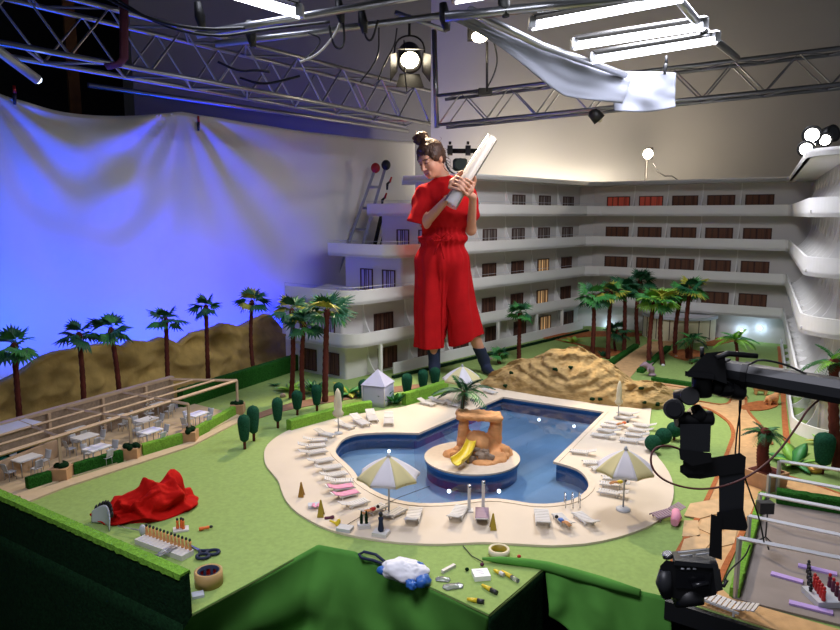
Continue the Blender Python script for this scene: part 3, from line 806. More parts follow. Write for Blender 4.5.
# back wing
bwpx = [(607, 630), (639, 663), (672, 698), (707, 735), (745, 774)]
BP0 = C1-BN_*DEP
for k in (2, 3, 4, 5):
    z0 = zb(k)+.022
    for i, (a, c) in enumerate(bwpx):
        pa, pb = onplane(a, 205, BP0, BDIR), onplane(c, 205, BP0, BDIR)
        m_ = (pa+pb)/2; m_.z = 0
        cm = M['curtainred'] if k == 5 and i in (0, 1) else M['curtainbrown']
        window(m_, BDIR, BN_, (pb-pa).length, z0, z0+.172, cm, 4)
    for px in (634.5, 668, 702.5, 741):
        p = onplane(px, 205, BP0, BDIR); p.z = 0; fin(p, BN_, z0, zb(k+1)-z0, DEP*.97)
# right wing fins
for k in (1, 2, 3, 4, 5):
    z0 = .0 if k == 1 else zb(k)+.022; d = DEP if k > 1 else .12
    for i in range(1, 11): fin(C2-RN*d+RD*(.27*i-.02), RN, z0, zb(k+1)-z0, d*.97)
# wall lamps on the ground floor with real light
for i, (px, py) in enumerate(((742, 330), (761, 328), (609, 326), (621, 334))):
    p = onplane(px, py, C1-BN_*.12, BDIR)+BN_*.02
    s = thing('wall_lamp', (p.x, p.y, p.z), ['bluish white lamp on the ground floor wall, first one right of the kiosk', 'bluish white lamp on the ground floor wall, closest to the court corner', 'bluish white lamp low on the wall behind the palms, nearer the wing corner', 'bluish white lamp low on the wall just left of the kiosk'][i], 'lamp', 'wall lamps on the ground floor')
    b = MB(); b.ell(p, (.011, .011, .014), 10, 8); b.build('bulb', M['spotglow'], s)
    b = MB(); b.cyl(p-BN_*.02, p-BN_*.004, .012, n=10); b.build('backplate', M['greyplastic'], s)
    l = bpy.data.lights.new('wall_lamp_light', 'POINT'); l.energy = .35; l.color = lin('#bcdcff'); l.shadow_soft_size = .012
    lo = bpy.data.objects.new('wall_lamp_light', l); COL.objects.link(lo); lo.location = p+BN_*.02
# ---- kiosk: half round counter building against the back wing
ka, kb = onplane(644, 335, C1, BDIR), onplane(715, 336, C1, BDIR); kc = (ka+kb)/2; hw_ = (kb-ka).length/2
kiosk = thing('round_kiosk', (kc.x, kc.y, 0), 'low half-round beige kiosk with pale roof behind the court palms', 'kiosk')
kh = .215
def karc(r, s=1., n=24): return [kc-BDIR*(hw_*s*math.cos(PI*i/n))+BN_*(r*math.sin(PI*i/n)) for i in range(n+1)]
b = MB(); band(b, karc(.34), 0, kh, .012); b.build('front_wall', M['cream'], kiosk)
for i in (3, 6, 9, 12, 15, 18, 21):
    p = karc(.343)[i]; b = MB(); b.box(p+Vector((0, 0, kh/2)), (.006, .006, kh-.01)); b.build('joint_strip', M['winframe'], kiosk)
b = MB(); K = karc(.36, 1.04); b.prism([(p.x, p.y) for p in K], kh, kh+.012); b.build('roof', M['canvaswhite'], kiosk)
b = MB(); band(b, karc(.362, 1.045), kh-.012, kh+.014, .006); b.build('roof_edge', M['greyplastic'], kiosk)
# ================================================================ palms
def fanleaf(m, r=.1, nb=11, spread=2.5, droop=.35, seed=0, petiole=.5):
    """one fan frond along +x: petiole then folded blades; local origin at the crown"""
    rg = random.Random(seed); b = MB(); L = r*petiole
    b.tube([(0, 0, 0), (L*.5, 0, L*.12), (L, 0, L*.05)], [.0028, .002, .0018], 5)
    for i in range(nb):
        a = spread*(i/(nb-1)-.5); ln = r*(.62+.38*math.cos(a*.8))*rg.uniform(.9, 1.05); w = r*.105; dz = -droop*r*(.25+.75*abs(a)/spread*2)*rg.uniform(.7, 1.2)
        d = Vector((math.cos(a), math.sin(a), 0)); n = Vector((-d.y, d.x, 0)); o = Vector((L*.96, 0, L*.05))
        m1 = o+d*ln*.55+Vector((0, 0, .02*r)); tip = o+d*ln+Vector((0, 0, dz)); k = Vector((0, 0, -.03*r))
        vs = [o, m1+n*w+k, tip, m1-n*w+k, m1+Vector((0, 0, .02*r))]
        b.add(vs, [(0, 1, 4), (1, 2, 4), (2, 3, 4), (3, 0, 4)], False)
        vs2 = [v-Vector((0, 0, .0012)) for v in vs]; b.add(vs2, [(4, 1, 0), (4, 2, 1), (4, 3, 2), (4, 0, 3)], False)
    return b
def featherleaf(L=.14, droop=.5, nl=13, seed=0, wl=.34):
    rg = random.Random(seed); b = MB(); P = []
    for i in range(9):
        t = i/8; P.append(Vector((L*(t-.12*droop*t*t), 0, L*(.42*t-(.55+droop)*t*t*.8))))
    b.tube(P, [.003*(1-.75*i/8) for i in range(9)], 5)
    for i in range(nl):
        t = .12+.88*i/(nl-1); k = min(int(t*8), 7); p = P[k].lerp(P[k+1], t*8-k); d = (P[k+1]-P[k]).normalized()
        ln = L*wl*(math.sin(PI*min(1, t*.8+.2))**.6)*rg.uniform(.85, 1.1)
        for s in (-1, 1):
            q = (d*.75+Vector((0, s, -.25))).normalized(); tip = p+q*ln; up = d.cross(q)*s; w = ln*.11
            side = q.cross(Vector((0, 0, 1))).normalized()
            m1 = p+q*ln*.5; b.add([p, m1+side*w, tip, m1-side*w, p-Vector((0, 0, .001)), tip-Vector((0, 0, .001))], [(0, 1, 2, 3), (0, 3, 2, 1)], False)
    return b
FAN = {}
for mn in ('leafdark', 'leafmid', 'leafyel', 'leaflime'):
    for sd in (0, 1): 
        o = fanleaf(M[mn], seed=sd).build('frond', M[mn], link=False, local=True); FAN[(mn, sd)] = o.data
FEA = {mn: featherleaf().build('frond', M[mn], link=False, local=True).data for mn in ('leafdark', 'leafmid', 'leaflime')}
SWORD = {}
def swordleaf(L=.1, w=.014, bend=.5):
    b = MB(); rows = []
    for i in range(8):
        t = i/7; ww = w*(math.sin(PI*(t*.9+.08))**.8)
        c = Vector((L*t*bend*(.4+.6*t), 0, L*(t-.35*bend*t*t))); rows.append([c+Vector((0, -ww, 0)), c+Vector((.25*ww, 0, -.2*ww)), c+Vector((0, ww, 0)), c+Vector((-.15*ww, 0, .05*ww))])
    b.loft(rows, True, True, True); return b
SWORD = {mn: swordleaf().build('leaf', M[mn], link=False, local=True).data for mn in ('leafdark', 'leafmid', 'leaflime', 'leafyel')}
BROAD = {mn: swordleaf(.1, .024, .7).build('leaf', M[mn], link=False, local=True).data for mn in ('leafdark', 'leafmid', 'leaflime', 'leafyel')}
def put(me, name, parent, loc, az, el, sc, roll=0):
    o = bpy.data.objects.new(name, me); COL.objects.link(o); o.parent = parent; o.location = loc
    o.rotation_mode = 'XYZ'; o.rotation_euler = (roll, -el, az); o.scale = (sc,)*3; return o
def palm(base, crown, r, label, group=None, kind='fan', nfr=9, fr=1.0, mats=('leafdark', 'leafmid'), seed=0, cat='palm tree'):
    rg = random.Random(seed*7+1); base = Vector(base); crown = Vector(crown)
    p = thing('palm_tree', base, label, cat, group); b = MB(); pts = []; rs = []
    n = 26; bend = Vector((rg.uniform(-.01, .01), rg.uniform(-.01, .01), 0))
    for i in range(n+1):
        t = i/n; pts.append(base.lerp(crown, t)+bend*math.sin(PI*t)*2); rs.append(r*(1.12-.22*t)*(1.1 if i % 2 else .94))
    b.tube(pts, rs, 9); b.ell(crown, (r*1.3, r*1.3, r*1.8), 8, 6); b.build('trunk', M['trunk'], p)
    c = crown-base+Vector((0, 0, r*.6))
    for i in range(nfr):
        az = 2*PI*i/nfr*1.0+rg.uniform(-.3, .3); el = rg.choice((-.55, -.3, -.05, .2, .6))+rg.uniform(-.12, .12); mn = mats[i % len(mats)]
        if kind == 'fan': put(FAN[(mn, i % 2)], 'frond', p, c, az, el, fr*rg.uniform(.85, 1.12), rg.uniform(-.5, .5))
        else: put(FEA[mn], 'frond', p, c, az, rg.uniform(-.15, .55), fr*rg.uniform(.85, 1.12))
    for i in range(3):
        put(FAN[(mats[i % len(mats)], i % 2)] if kind == 'fan' else FEA[mats[i % len(mats)]], 'frond', p, c, 2.1*i+rg.uniform(0, .6), rg.uniform(.75, 1.15), fr*.8)
    return p
# row beyond the terrace wall: trunk line stands just behind the hedge
RP = LA+HN*.1
row = [((18, 404), (14, 347), 1.0, 'thick', ('leafmid', 'leafdark')), ((81, 392), (79, 336), .9, '', ('leafdark',)), ((118, 383), (111, 331), .95, '', ('leafdark', 'leafmid')),
       ((167, 377), (166, 321), .95, '', ('leafdark', 'leafmid')), ((208, 379), (206, 308), .9, '', ('leafdark',)), ((254, 367), (252, 303), 1.05, '', ('leafdark', 'leafdark', 'leafyel'))]
rl = ['palm behind the brown terrace wall, standing farthest left at the picture edge', 'second palm of the row behind the brown terrace wall, dark drooping fan leaves', 'leaning palm of the row behind the terrace wall, third along from the left',
      'straight palm behind the far end of the brown terrace wall, full rounded crown', 'tall thin palm just past the end of the terrace wall, sparse crown', 'palm against the highest peak of the ochre mountain, one yellow leaf']
for i, (bp_, cp, fr, _, ms) in enumerate(row):
    q = onplane(bp_[0], bp_[1], RP, HD); c = onplane(cp[0], cp[1], RP, HD); q.z = -.0
    palm(q, c, .0135, rl[i], 'palms along the back hedge', 'fan', 7, .95*fr, ms, i+1)
def palmpx(bx, by, cx, cy, r, label, **k):
    q = g(bx, by); c = atY(cx, cy, q.y); return palm(q, c, r, label, **k)
grp = 'palms in front of the left hotel end'
palmpx(291, 398, 292, 312, .0145, 'palm nearest the mountain among three at the hotel end, yellow top leaves', group=grp, fr=1.1, mats=('leafdark', 'leafyel', 'leafdark'), seed=11, nfr=8)
palmpx(303, 400, 304, 326, .0145, 'lowest palm of three at the hotel end, standing in the middle', group=grp, fr=1.0, mats=('leafdark', 'leafmid'), seed=12, nfr=8)
palmpx(325, 402, 327, 313, .0175, 'thick palm of three at the hotel end, the one nearest the woman', group=grp, fr=1.25, mats=('leafdark', 'leafmid', 'leafdark', 'leafyel'), seed=13, nfr=9)
palmpx(519, 359, 520, 314, .016, 'single short palm between the red trousers and the court palms', group='court palms', fr=.95, mats=('leafdark', 'leafmid'), seed=14, nfr=8)
gp_ = 'court palms'
CP = [((592, 360), (594, 297), 'left front court palm standing on the lawn behind the rock hill', ('leafmid', 'leafdark', 'leafmid')), ((608, 359), (611, 294), 'court palm second along behind the rock hill, yellowish leaves', ('leafmid', 'leafdark', 'leafyel')),
      ((624, 353), (625, 289), 'slim court palm directly left of the sandy path, rear row', ('leafdark',)), ((638, 345), (640, 282), 'rearmost court palm at the far end of the hedge by the kiosk', ('leafdark',)),
      ((649, 364), (654, 301), 'leaning court palm on the right hedge of the sandy path, bright crown', ('leaflime', 'leafmid')), ((663, 365), (663, 301), 'court palm with a white stone at its foot, lime green crown', ('leaflime', 'leafmid', 'leafyel')),
      ((675, 354), (682, 293), 'leaning court palm in the brown bed in front of the kiosk', ('leafdark', 'leafmid')), ((688, 359), (690, 290), 'tallest court palm above the low fern, orange tinted leaf', ('leafmid', 'leafyel', 'leafdark'))]
for i, (bb, cc, lb, ms) in enumerate(CP): palmpx(*bb, *cc, .0165, lb, group=gp_, fr=1.12, mats=ms, seed=20+i, nfr=13)
palmpx(461, 449, 464, 394, .010, 'palm with long feathery fronds growing on the pool island', kind='feather', fr=1.05, mats=('leafdark', 'leafmid', 'leafdark'), seed=31, nfr=11)
palmpx(735, 376, 736, 342, .012, 'low palm with yellow green fronds in front of the ground floor lamps', kind='feather', fr=1.15, mats=('leaflime', 'leafmid', 'leaflime'), seed=32, nfr=11)
palmpx(691, 364, 692, 341, .012, 'low dark fern-like palm at the foot of the tallest court palm', kind='feather', fr=1.05, mats=('leafdark', 'leafmid'), seed=33, nfr=11)
palmpx(616, 352, 617, 331, .010, 'small dark palm glimpsed between the trunks beside the wall lamp', kind='fan', fr=.9, mats=('leafdark',), seed=34, nfr=8)
palmpx(706, 376, 706, 364, .008, 'low bushy fern between the court palms and the crane head', kind='feather', fr=.8, mats=('leafmid', 'leafdark'), seed=35, nfr=12)
palmpx(731, 398, 731, 391, .01, 'small palm half hidden below the crane arm', kind='feather', fr=.8, mats=('leafmid', 'leafdark'), seed=36, nfr=10)
palmpx(500, 364, 500, 355, .012, 'small squat palm beside the navy sock at the lawn edge', kind='fan', fr=.62, mats=('leafdark', 'leafmid'), seed=37, nfr=8)
palmpx(838, 470, 834, 366, .022, 'big palm at the right picture edge before the rounded hotel end', kind='feather', fr=1.0, mats=('leafdark', 'leafmid', 'leaflime'), seed=38, nfr=9)
q = g(765, 486); 
palm(q+Vector((0, 0, .05)), atY(765, 437, q.y), .024, 'stout palm with drooping fronds growing in the square planter', None, 'feather', 14, .62, ('leafmid', 'leafdark'), 39)
b = MB(); o = .052; b.box(q+Vector((0, 0, .035)), (.115, .115, .07), rotz(.5), taper=1.12); pt = tag(b.build('planter_box', M['cratewood']), 'square wooden planter holding the stout palm', 'planter')
b = MB(); b.box(q+Vector((0, 0, .07)), (.1, .1, .006), rotz(.5)); oo = b.build('soil', M['trunk'], pt)
# ================================================================ bushes, topiary, leafy plants
def plantpx(px, py, label, data, n, sc, mats, name='leafy_plant', cat='plant', group=None, seed=0, el=(1.0, 1.5)):
    rg = random.Random(seed); q = g(px, py); p = thing(name, q, label, cat, group)
    for i in range(n): put(data[mats[i % len(mats)]], 'leaf', p, (rg.uniform(-.006, .006), rg.uniform(-.006, .006), 0), 2*PI*i/n+rg.uniform(-.3, .3), 0, sc*rg.uniform(.75, 1.15), 0).rotation_euler = (rg.uniform(-.2, .2), rg.uniform(.1, .75), 2*PI*i/n+rg.uniform(-.3, .3))
    return p
plantpx(290, 391, 'lime green broad-leaved plant beside the palm nearest the mountain', BROAD, 6, 1.3, ('leaflime',), seed=1)
plantpx(349, 395, 'yellow green broad-leaved plant in front of the ground floor windows', BROAD, 8, 1.25, ('leafyel', 'leafmid'), seed=2)
plantpx(314, 394, 'clump of dark upright sword leaves between the hotel end palms', SWORD, 22, 1.15, ('leafdark', 'leafmid'), seed=3)
for i, px in enumerate((383, 395)): plantpx(px, 404, ['clump of spiky agave leaves in front of the lavender gazebo', 'clump of spiky agave leaves between gazebo and topiary'][i], SWORD, 14, 1.1, ('leafdark', 'leafmid'), seed=4+i, group='agave clumps')
plantpx(573, 343, 'pale yellow-green young plant on the lawn near the hotel corner', BROAD, 6, 1.1, ('leafyel', 'leaflime'), seed=6)
plantpx(795, 466, 'bright green banana plant on the lawn before the rounded hotel end', BROAD, 9, 1.25, ('leaflime', 'leafmid'), seed=7, name='banana_plant')
plantpx(723, 357, 'tiny yellow plant on the lawn by the low palm', SWORD, 5, .5, ('leafyel',), seed=8)
plantpx(603, 357, 'dark rosette plant in the brown bed behind the rock hill', SWORD, 16, .7, ('leafdark',), seed=9)
plantpx(360, 397, 'dark round-leaved shrub under the ground floor window', BROAD, 12, .6, ('leafdark',), seed=10)
plantpx(275, 386, 'low dark green ground cover at the foot of the back hedge', BROAD, 10, .45, ('leafdark', 'leafmid'), seed=12)
plantpx(823, 444, 'broad-leaved yellow green plant beside the rounded hotel end', BROAD, 6, .9, ('leaflime', 'leafyel'), seed=13)
def topiary(px, py, top, w, label, group, ball=False):
    q = g(px, py); h = atY(px, top, q.y).z; r = w/2/FPX*(q.y/1.0)
    p = thing('topiary_bush', q, label, 'bush', group); b = MB()
    b.cyl(q, q+Vector((0, 0, h*.4)), .0075, n=8); b.build('stem', M['trunk'], p)
    b = MB(); z0 = h*.22 if not ball else h*.3
    rough = lambda p_: p_*(1+.02*nz(p_.x, p_.y, p_.z, 160))
    if ball: b.ell(q+Vector((0, 0, h-r)), (r, r, r), 20, 14, fn=rough)
    else:
        prof = []
        for i in range(15):
            t = i/14; rr_ = r*(.62+.38*math.sin(min(1, t*1.25)*PI/2)) if t < .72 else r*math.sqrt(max(0, 1-((t-.72)/.28)**2))
            if i == 0: rr_ = r*.35
            prof.append((max(rr_, .0008), z0+(h-z0)*t))
        b.lathe(prof, q, 16)
    b.build('crown', M['topiary'], p); return p
tg = 'clipped column bushes around the pool'
for a in [((244.8, 449), 414, 13, 'front bush of the clipped pair nearest the pergola'), ((254, 441), 405, 13, 'rear bush of the clipped pair nearest the pergola'), ((278, 428), 397, 11.5, 'clipped column bush alone at the hedge end by the pool'),
          ((297.5, 415), 390, 11.5, 'clipped column bush second along behind the curved hedge'), ((317, 411), 384, 11, 'clipped column bush just left of the closed cream parasol'), ((339, 409), 382, 11, 'clipped column bush directly behind the closed cream parasol'),
          ((364, 404), 379, 11.5, 'clipped column bush at the far end of the curved hedge'), ((407, 398), 373, 11.5, 'clipped column bush on the near side of the low hedge below the red trousers'), ((423, 393), 369, 11, 'clipped column bush between the two others below the red trousers'),
          ((435, 389), 367, 11, 'clipped column bush beside the left navy sock')]: topiary(*a[0], a[1], a[2], a[3], tg)
topiary(822, 474, 432, 21, 'large clipped column bush at the right edge by the gold stone', tg)
for a in [((652.5, 453), 435, 17, 'round bush nearest the striped parasol in the cluster of three'), ((663, 446), 428, 17, 'round bush in the middle of the cluster of three'), ((674, 440), 422, 16, 'round bush of the cluster touching the crane head')]: topiary(*a[0], a[1], a[2], a[3], 'round bushes', True)
hl = M['hedgelight']
# curved hedge by the pool
P = [g(289, 431), g(310, 425), g(336, 418), g(356, 413), g(371, 411)]; hh = .058; rows = []
for i in range(61):
    c = poly_at(P, i/60); d = (poly_at(P, min(1, i/60+.02))-poly_at(P, max(0, i/60-.02))).normalized(); n = Vector((-d.y, d.x, 0)); f = lambda s: .003*nz(i*.8, s)
    rows.append([c-n*.022, c-n*(.023+f(1))+Vector((0, 0, hh)), c-n*.012+Vector((0, 0, hh+.005+f(2))), c+n*.012+Vector((0, 0, hh+.005+f(3))), c+n*.023+Vector((0, 0, hh)), c+n*.022])
b = MB(); b.loft(rows, True, True, False); tag(b.build('hedge', hl), 'curved light green hedge along the pool terrace behind the closed parasol', 'hedge')
hedge_box('hedge', g(404, 405), g(446, 391.5), .04, .075, hl, 'straight light green hedge under the column bushes by the red trousers')
hedge_box('hedge', g(393, 378.5), g(588, 331.5), .03, .02, M['hedgedark'], 'low dark hedge strip along the ground floor of the long hotel wing')
hedge_box('hedge', g(603, 370), g(636, 347), .05, .03, M['hedge'], 'low hedge on the left side of the sandy court path')
hedge_box('hedge', g(640, 373), g(668, 349), .05, .03, M['hedge'], 'low hedge on the right side of the sandy court path')
hedge_box('hedge', g(652, 381), g(700, 388), .045, .03, M['hedge'], 'low hedge along the cross path in front of the court lawn')
hedge_box('hedge', g(734, 599), g(762, 500), .028, .035, M['lawnedge'], 'thin bright green hedge strip beside the grey terrace')
hedge_box('hedge', g(776, 503), g(880, 520), .05, .06, M['hedge'], 'green hedge along the far side of the grey terrace')
# ================================================================ left terrace: hedges, planters, pergola, wall
PL = [g(62, 479), g(132, 458), g(190, 441), g(238, 413)]
ph_top = [433, 416, 402, 387]
gpl = 'planters along the pergola front'
pz = .21
posts = []
for i, q in enumerate(PL):
    z = atY((62, 129, 186, 237)[i], ph_top[i], q.y).z; posts.append(z)
pz = sum(posts)/4
hp = 'light green box hedges between the planters'
hseg = [(g(15, 494), PL[0]), (PL[0], PL[1]), (PL[1], PL[2]), (PL[2], PL[3])]
for i, (a, c) in enumerate(hseg):
    d = (c-a).normalized(); hedge_box('hedge', a+d*.05, c-d*.05, .03, .055, [M['hedge'], M['hedge'], hl, hl][i], ['dark box hedge nearest the picture edge on the terrace front', 'box hedge between the first and second pergola planters', 'box hedge between the second and third pergola planters', 'box hedge between the third and last pergola planters'][i], hp, seed=i)
for i, q in enumerate(PL):
    pn = ['first', 'second', 'third', 'last'][i]
    p = thing('planter_box', q, 'wooden planter with a dark shrub at the %s pergola post, counted from the near end' % pn, 'planter', gpl, rz=.9)
    b = MB(); R = rotz(.75); b.box((0, 0, .028), (.075, .075, .056), R); b.build('box', M['cratewood'], p, local=True)
    b = MB(); rg = random.Random(i)
    pr = [('e', (rg.uniform(-.025, .025), rg.uniform(-.025, .025), .06), (.014,)*3, None, .006) for _ in range(12)]
    sdf_add(b, pr, .004, .006); b.build('shrub', M['hedgedark'], p, local=True)
pg = thing('pergola', PL[1].lerp(PL[2], .5), 'beige timber pergola frame over the restaurant terrace', 'pergola')
FDIR = (PL[3]-PL[0]).normalized(); back = []
zw = onplane(170, 373, LA, HD).z
def beam(a, c, t=.012, name='beam'):
    b = MB(); b.tube([a, c], t*.7, 4, smooth=False); b.build(name, M['beige'], pg)
bk = [onplane(x, y, LA-HN*.03, HD) for x, y in ((64, 393), (121, 381), (174, 372))]
S = LA+HD*0
def top(q): return Vector((q.x, q.y, pz))
for q in PL: beam(Vector((q.x, q.y, .055)), top(q), .011, 'post')
PX0 = PL[0]-FDIR*.9
beam(top(PX0), top(PL[3]), .013)
# wall plane point directly across from each post
backs = [onplane(x, y, LA-HN*.02, HD) for x, y in ((18, 411), (66, 397), (122, 383), (170, 373))]
backs = [Vector((p.x, p.y, pz)) for p in backs]
for q, p in zip(PL, backs): beam(top(q), p, .012, 'rafter')
for f in (.33, .66):
    a0 = top(PL[0]).lerp(backs[0], f); a1 = top(PL[3]).lerp(backs[3], f); d = (a1-a0).normalized(); beam(a0-d*.9, a1, .009)
bw = thing('terrace_wall', LA-HD*.6, 'brown stippled wall with pale coping behind the restaurant tables', 'wall')  # brown wall along the back of the restaurant terrace
b = MB(); e0 = LA-HD*1.25; e1 = onplane(173, 405, LA, HD); e1.z = 0; R = rotz(math.atan2(HD.y, HD.x)); c = (e0+e1)/2; L = (e1-e0).length
b.box(c+Vector((0, 0, pz/2)), (L, .025, pz), R); b.build('panel', M['brownwall'], bw)
b = MB(); b.box(c+Vector((0, 0, pz+.006)), (L+.01, .035, .014), R); b.build('coping', M['beige'], bw)
for f in (.35, .6, .83):
    p = e0.lerp(e1, f)-HN*.02; b = MB(); b.box(p+Vector((0, 0, pz/2)), (.014, .012, pz), R); b.build('pilaster', M['beige'], bw)
# bar with tealed box
bq = g(22, 470); bar = thing('terrace_bar', bq, 'grey-beige bar counter with roof slab at the near end of the terrace', 'bar counter')
Rb = rotz(math.atan2(FDIR.y, FDIR.x))
c0 = g(5, 480); c1 = g(45, 463)
b = MB(); cc = (c0+c1)/2; b.box(Vector((cc.x, cc.y, .045)), ((c1-c0).length+.15, .02, .09), rotz(math.atan2(c1.y-c0.y, c1.x-c0.x))); b.build('counter_front', M['beige'], bar)
b = MB(); dd = (c1-c0).normalized(); nn = Vector((-dd.y, dd.x, 0)); b.box(Vector((c1.x, c1.y, .045))+nn*.1, (.02, .2, .09), rotz(math.atan2(dd.y, dd.x))); b.build('counter_end', M['beige'], bar)
hp0 = onplane(0, 428, LA-HN*.14, HD); 
b = MB(); k = onplane(32, 410, LA-HN*.08, HD); k2 = k-HD*.34; kc_ = (k+k2)/2; b.box(Vector((kc_.x, kc_.y, pz*.78)), (.34, .11, pz*.42), R); b.build('back_box', M['brownwall'], bar)
b = MB(); b.box(Vector((kc_.x, kc_.y, pz*1.0)), (.35, .12, .012), R); b.build('roof_slab', M['platform'], bar)
for i, (px, py) in enumerate(((4, 466), (11, 462), (19, 459), (28, 457))):
    q = g(px, py, .03); b = MB(); sdf_add(b, [('e', (q.x+random.uniform(-.02, .02), q.y+random.uniform(-.02, .02), .07+random.uniform(-.02, .02)), (.022, .022, .016), None, .01) for _ in range(5)]+[('c', (q.x, q.y, .006), (q.x, q.y, .06), .016, .016, .01)], .004, .01)
    tag(b.build('crumpled_foil', M['teal'] if i < 3 else M['blueplastic']), ['teal crumpled foil at the picture edge behind the bar counter', 'second crumple of teal foil behind the bar counter', 'third crumple of teal foil behind the bar counter', 'blue crumpled foil at the open end of the bar counter'][i], 'foil')
# tables and chairs
tp = proto('restaurant_table')
b = MB(); b.box((0, 0, .074), (.105, .075, .005)); part(b, 'tabletop', M['whitegloss'], tp)
for sx in (-1, 1):
    for sy in (-1, 1): b = MB(); b.cyl((sx*.045, sy*.03, 0), (sx*.045, sy*.03, .072), .0022, n=6); part(b, 'leg', M['alu'], tp)
cp_ = proto('restaurant_chair')
b = MB(); b.slab(lambda u, v: ((u-.5)*.042, (v-.5)*.042, .045-.004*math.sin(PI*u)*math.sin(PI*v)), 6, 6, (0, 0, -.003)); part(b, 'seat', M['greyplastic'], cp_)
b = MB(); b.slab(lambda u, v: ((u-.5)*.042, .021+.012*v-.006*math.sin(PI*u), .048+.045*v), 6, 6, (0, .003, 0)); part(b, 'backrest', M['greyplastic'], cp_)
for sx in (-1, 1):
    for sy in (-1, 1): b = MB(); b.cyl((sx*.019, sy*.019, 0), (sx*.017, sy*.017, .044), .0016, n=5); part(b, 'leg', M['alu'], cp_)
TAB = [(28, 475, 'nearest the bar counter'), (73, 443, 'along the wall, nearest the bar'), (86, 452, 'in the middle row, nearest the bar'), (98, 464, 'next to the first planter hedge'), (115, 430, 'by the wall beside a pilaster'), (147, 434, 'in the middle of the terrace'), (151, 446, 'next to the second planter hedge'), (161, 417, 'by the wall at the far end'), (198, 428, 'last at the open terrace end')]
ang = math.atan2(FDIR.y, FDIR.x)
for i, (px, py, w) in enumerate(TAB):
    q = g(px, py, .0); q.z = .006; d = Vector((math.cos(ang), math.sin(ang), 0)); n = Vector((-d.y, d.x, 0))
    place(tp, q, ang, 'small white restaurant table '+w, 'table', 'white restaurant tables')
    for j, (a, s) in enumerate(((1, .078), (-1, .078), (1, 0), (-1, 0))):
        if j < 2: pos = q+n*a*.062; rz = ang+(0 if a > 0 else PI)
        else:
            if i in (1, 3, 6) and j == 3: continue
            pos = q+d*a*.078; rz = ang+(-PI/2 if a > 0 else PI/2)
        place(cp_, pos, rz+random.uniform(-.15, .15), 'pale chair on the %s side of the table %s' % (['wall', 'pool', 'far', 'near'][j], w), 'chair', 'pale chairs at the restaurant tables', .86)
# hanging string of tiny white flowers from a pergola rafter
a_ = top(PL[2]).lerp(backs[2], .55)
b = MB(); 
for i in range(16):
    t = i/15; p = a_+Vector((.02*math.sin(i), -.01*i*.4, -.1*t)); b.ell(p, (.005, .005, .004), 6, 4)
b.tube([a_+Vector((.02*math.sin(i), -.01*i*.4, -.1*i/15)) for i in range(16)], .001, 4)
tag(b.build('flower_garland', M['white']), 'white flower garland hanging from a pergola rafter over the tables', 'garland')
# ================================================================ right grey terrace: pipe frames, strips, tray
for i, (x, y, bx, by, ex, ey) in enumerate([(778, 461, 777, 493, 840, 470), (768, 475, 767, 503, 840, 488), (759, 494, 758, 521, 840, 509), (749, 516, 747, 549, 840, 535), (737, 538, 735, 599, 840, 558)]):
    q = g(bx, by); z = atY(x, y, q.y).z
    d = ray(ex, ey); t = (z-CH)/d[2]; e = Vector((t*d[0], t*d[1], z)); dr = (e-Vector((q.x, q.y, z))).normalized(); e2 = Vector((q.x, q.y, z))+dr*.75
    p = thing('pipe_arch', q, 'grey pipe frame over the grey terrace, %s' % ['farthest from the camera arm foot', 'second from the far hedge', 'middle one of the five', 'second nearest to the purple strips', 'nearest one, above the purple strips'][i], 'frame', 'pipe frames over the grey terrace')
    b = MB(); b.box((q.x, q.y, .007+(z-.007)/2), (.011, .011, z-.007), rotz(.3)); b.build('post', M['alu'], p)
    b = MB(); b.box((e2.x, e2.y, z/2+.004), (.011, .011, z-.007), rotz(.3)); b.build('post', M['alu'], p)
    b = MB(); b.tube([Vector((q.x, q.y, z)), e2], .007, 4, smooth=False); b.build('crossbar', M['whitegloss'], p)
for i, (x0, y0, x1, y1) in enumerate([(798, 566, 837, 575), (771, 574, 803, 583), (789, 603, 833, 614)]):
    a, c = g(x0, y0, .007), g(x1, y1, .007); d = (c-a).normalized(); b = MB(); b.box((a+c)/2+Vector((0, 0, .003)), ((c-a).length, .022, .006), rotz(math.atan2(d.y, d.x)))
    tag(b.build('foam_strip', M['lilac']), ['lilac foam strip lying furthest back on the grey terrace', 'lilac foam strip pointing at the black-haired dolls', 'lilac foam strip lying in front of the white tray'][i], 'strip', 'lilac foam strips')
tq = g(836, 600, .007); b = MB(); b.slab(lambda u, v: (tq.x-.08+.2*u, tq.y-.045+.09*v, .026), 4, 4, (0, 0, -.018), False)
tray = tag(b.build('white_tray', M['greyplastic']), 'pale grey foam block with a row of red figures on the grey terrace', 'tray')
def doll(p, h, hairm, bodym, label, group, lie=False, rz=0):
    t = thing('miniature_doll', p, label, 'doll', group, rz=rz)
    if lie: t.rotation_euler = (PI/2*.95, 0, rz)
    b = MB(); b.lathe([(h*.13, 0), (h*.15, h*.1), (h*.1, h*.5), (h*.14, h*.68), (h*.05, h*.76)], (0, 0, 0), 8); b.build('body', bodym, t, local=True)
    b = MB(); b.ell((0, 0, h*.86), (h*.11, h*.12, h*.14), 8, 6); b.build('head', hairm, t, local=True); return t
for j, (bx, hm, bm, nme, n) in enumerate(((808, M['black'], M['black'], 'black', 5), (821, M['redplastic'], M['redplastic'], 'red', 5), (832, M['redplastic'], M['purplestrap'], 'dark red', 4))):
    for i in range(n):
        q = g(bx+.5*i, 573+6*i*5/n, .007); 
        if j: q = Vector((tq.x-.06+.05*(j-1)+.004*i, tq.y-.035+.075*i/(n-1), .026))
        doll(q, .045, hm, bm, '%s doll in the close row %s' % (nme, ['before the grey foam block', 'at the left end of the grey foam block', 'on the grey foam block beside the red row'][j]), '%s dolls on the grey terrace' % nme)
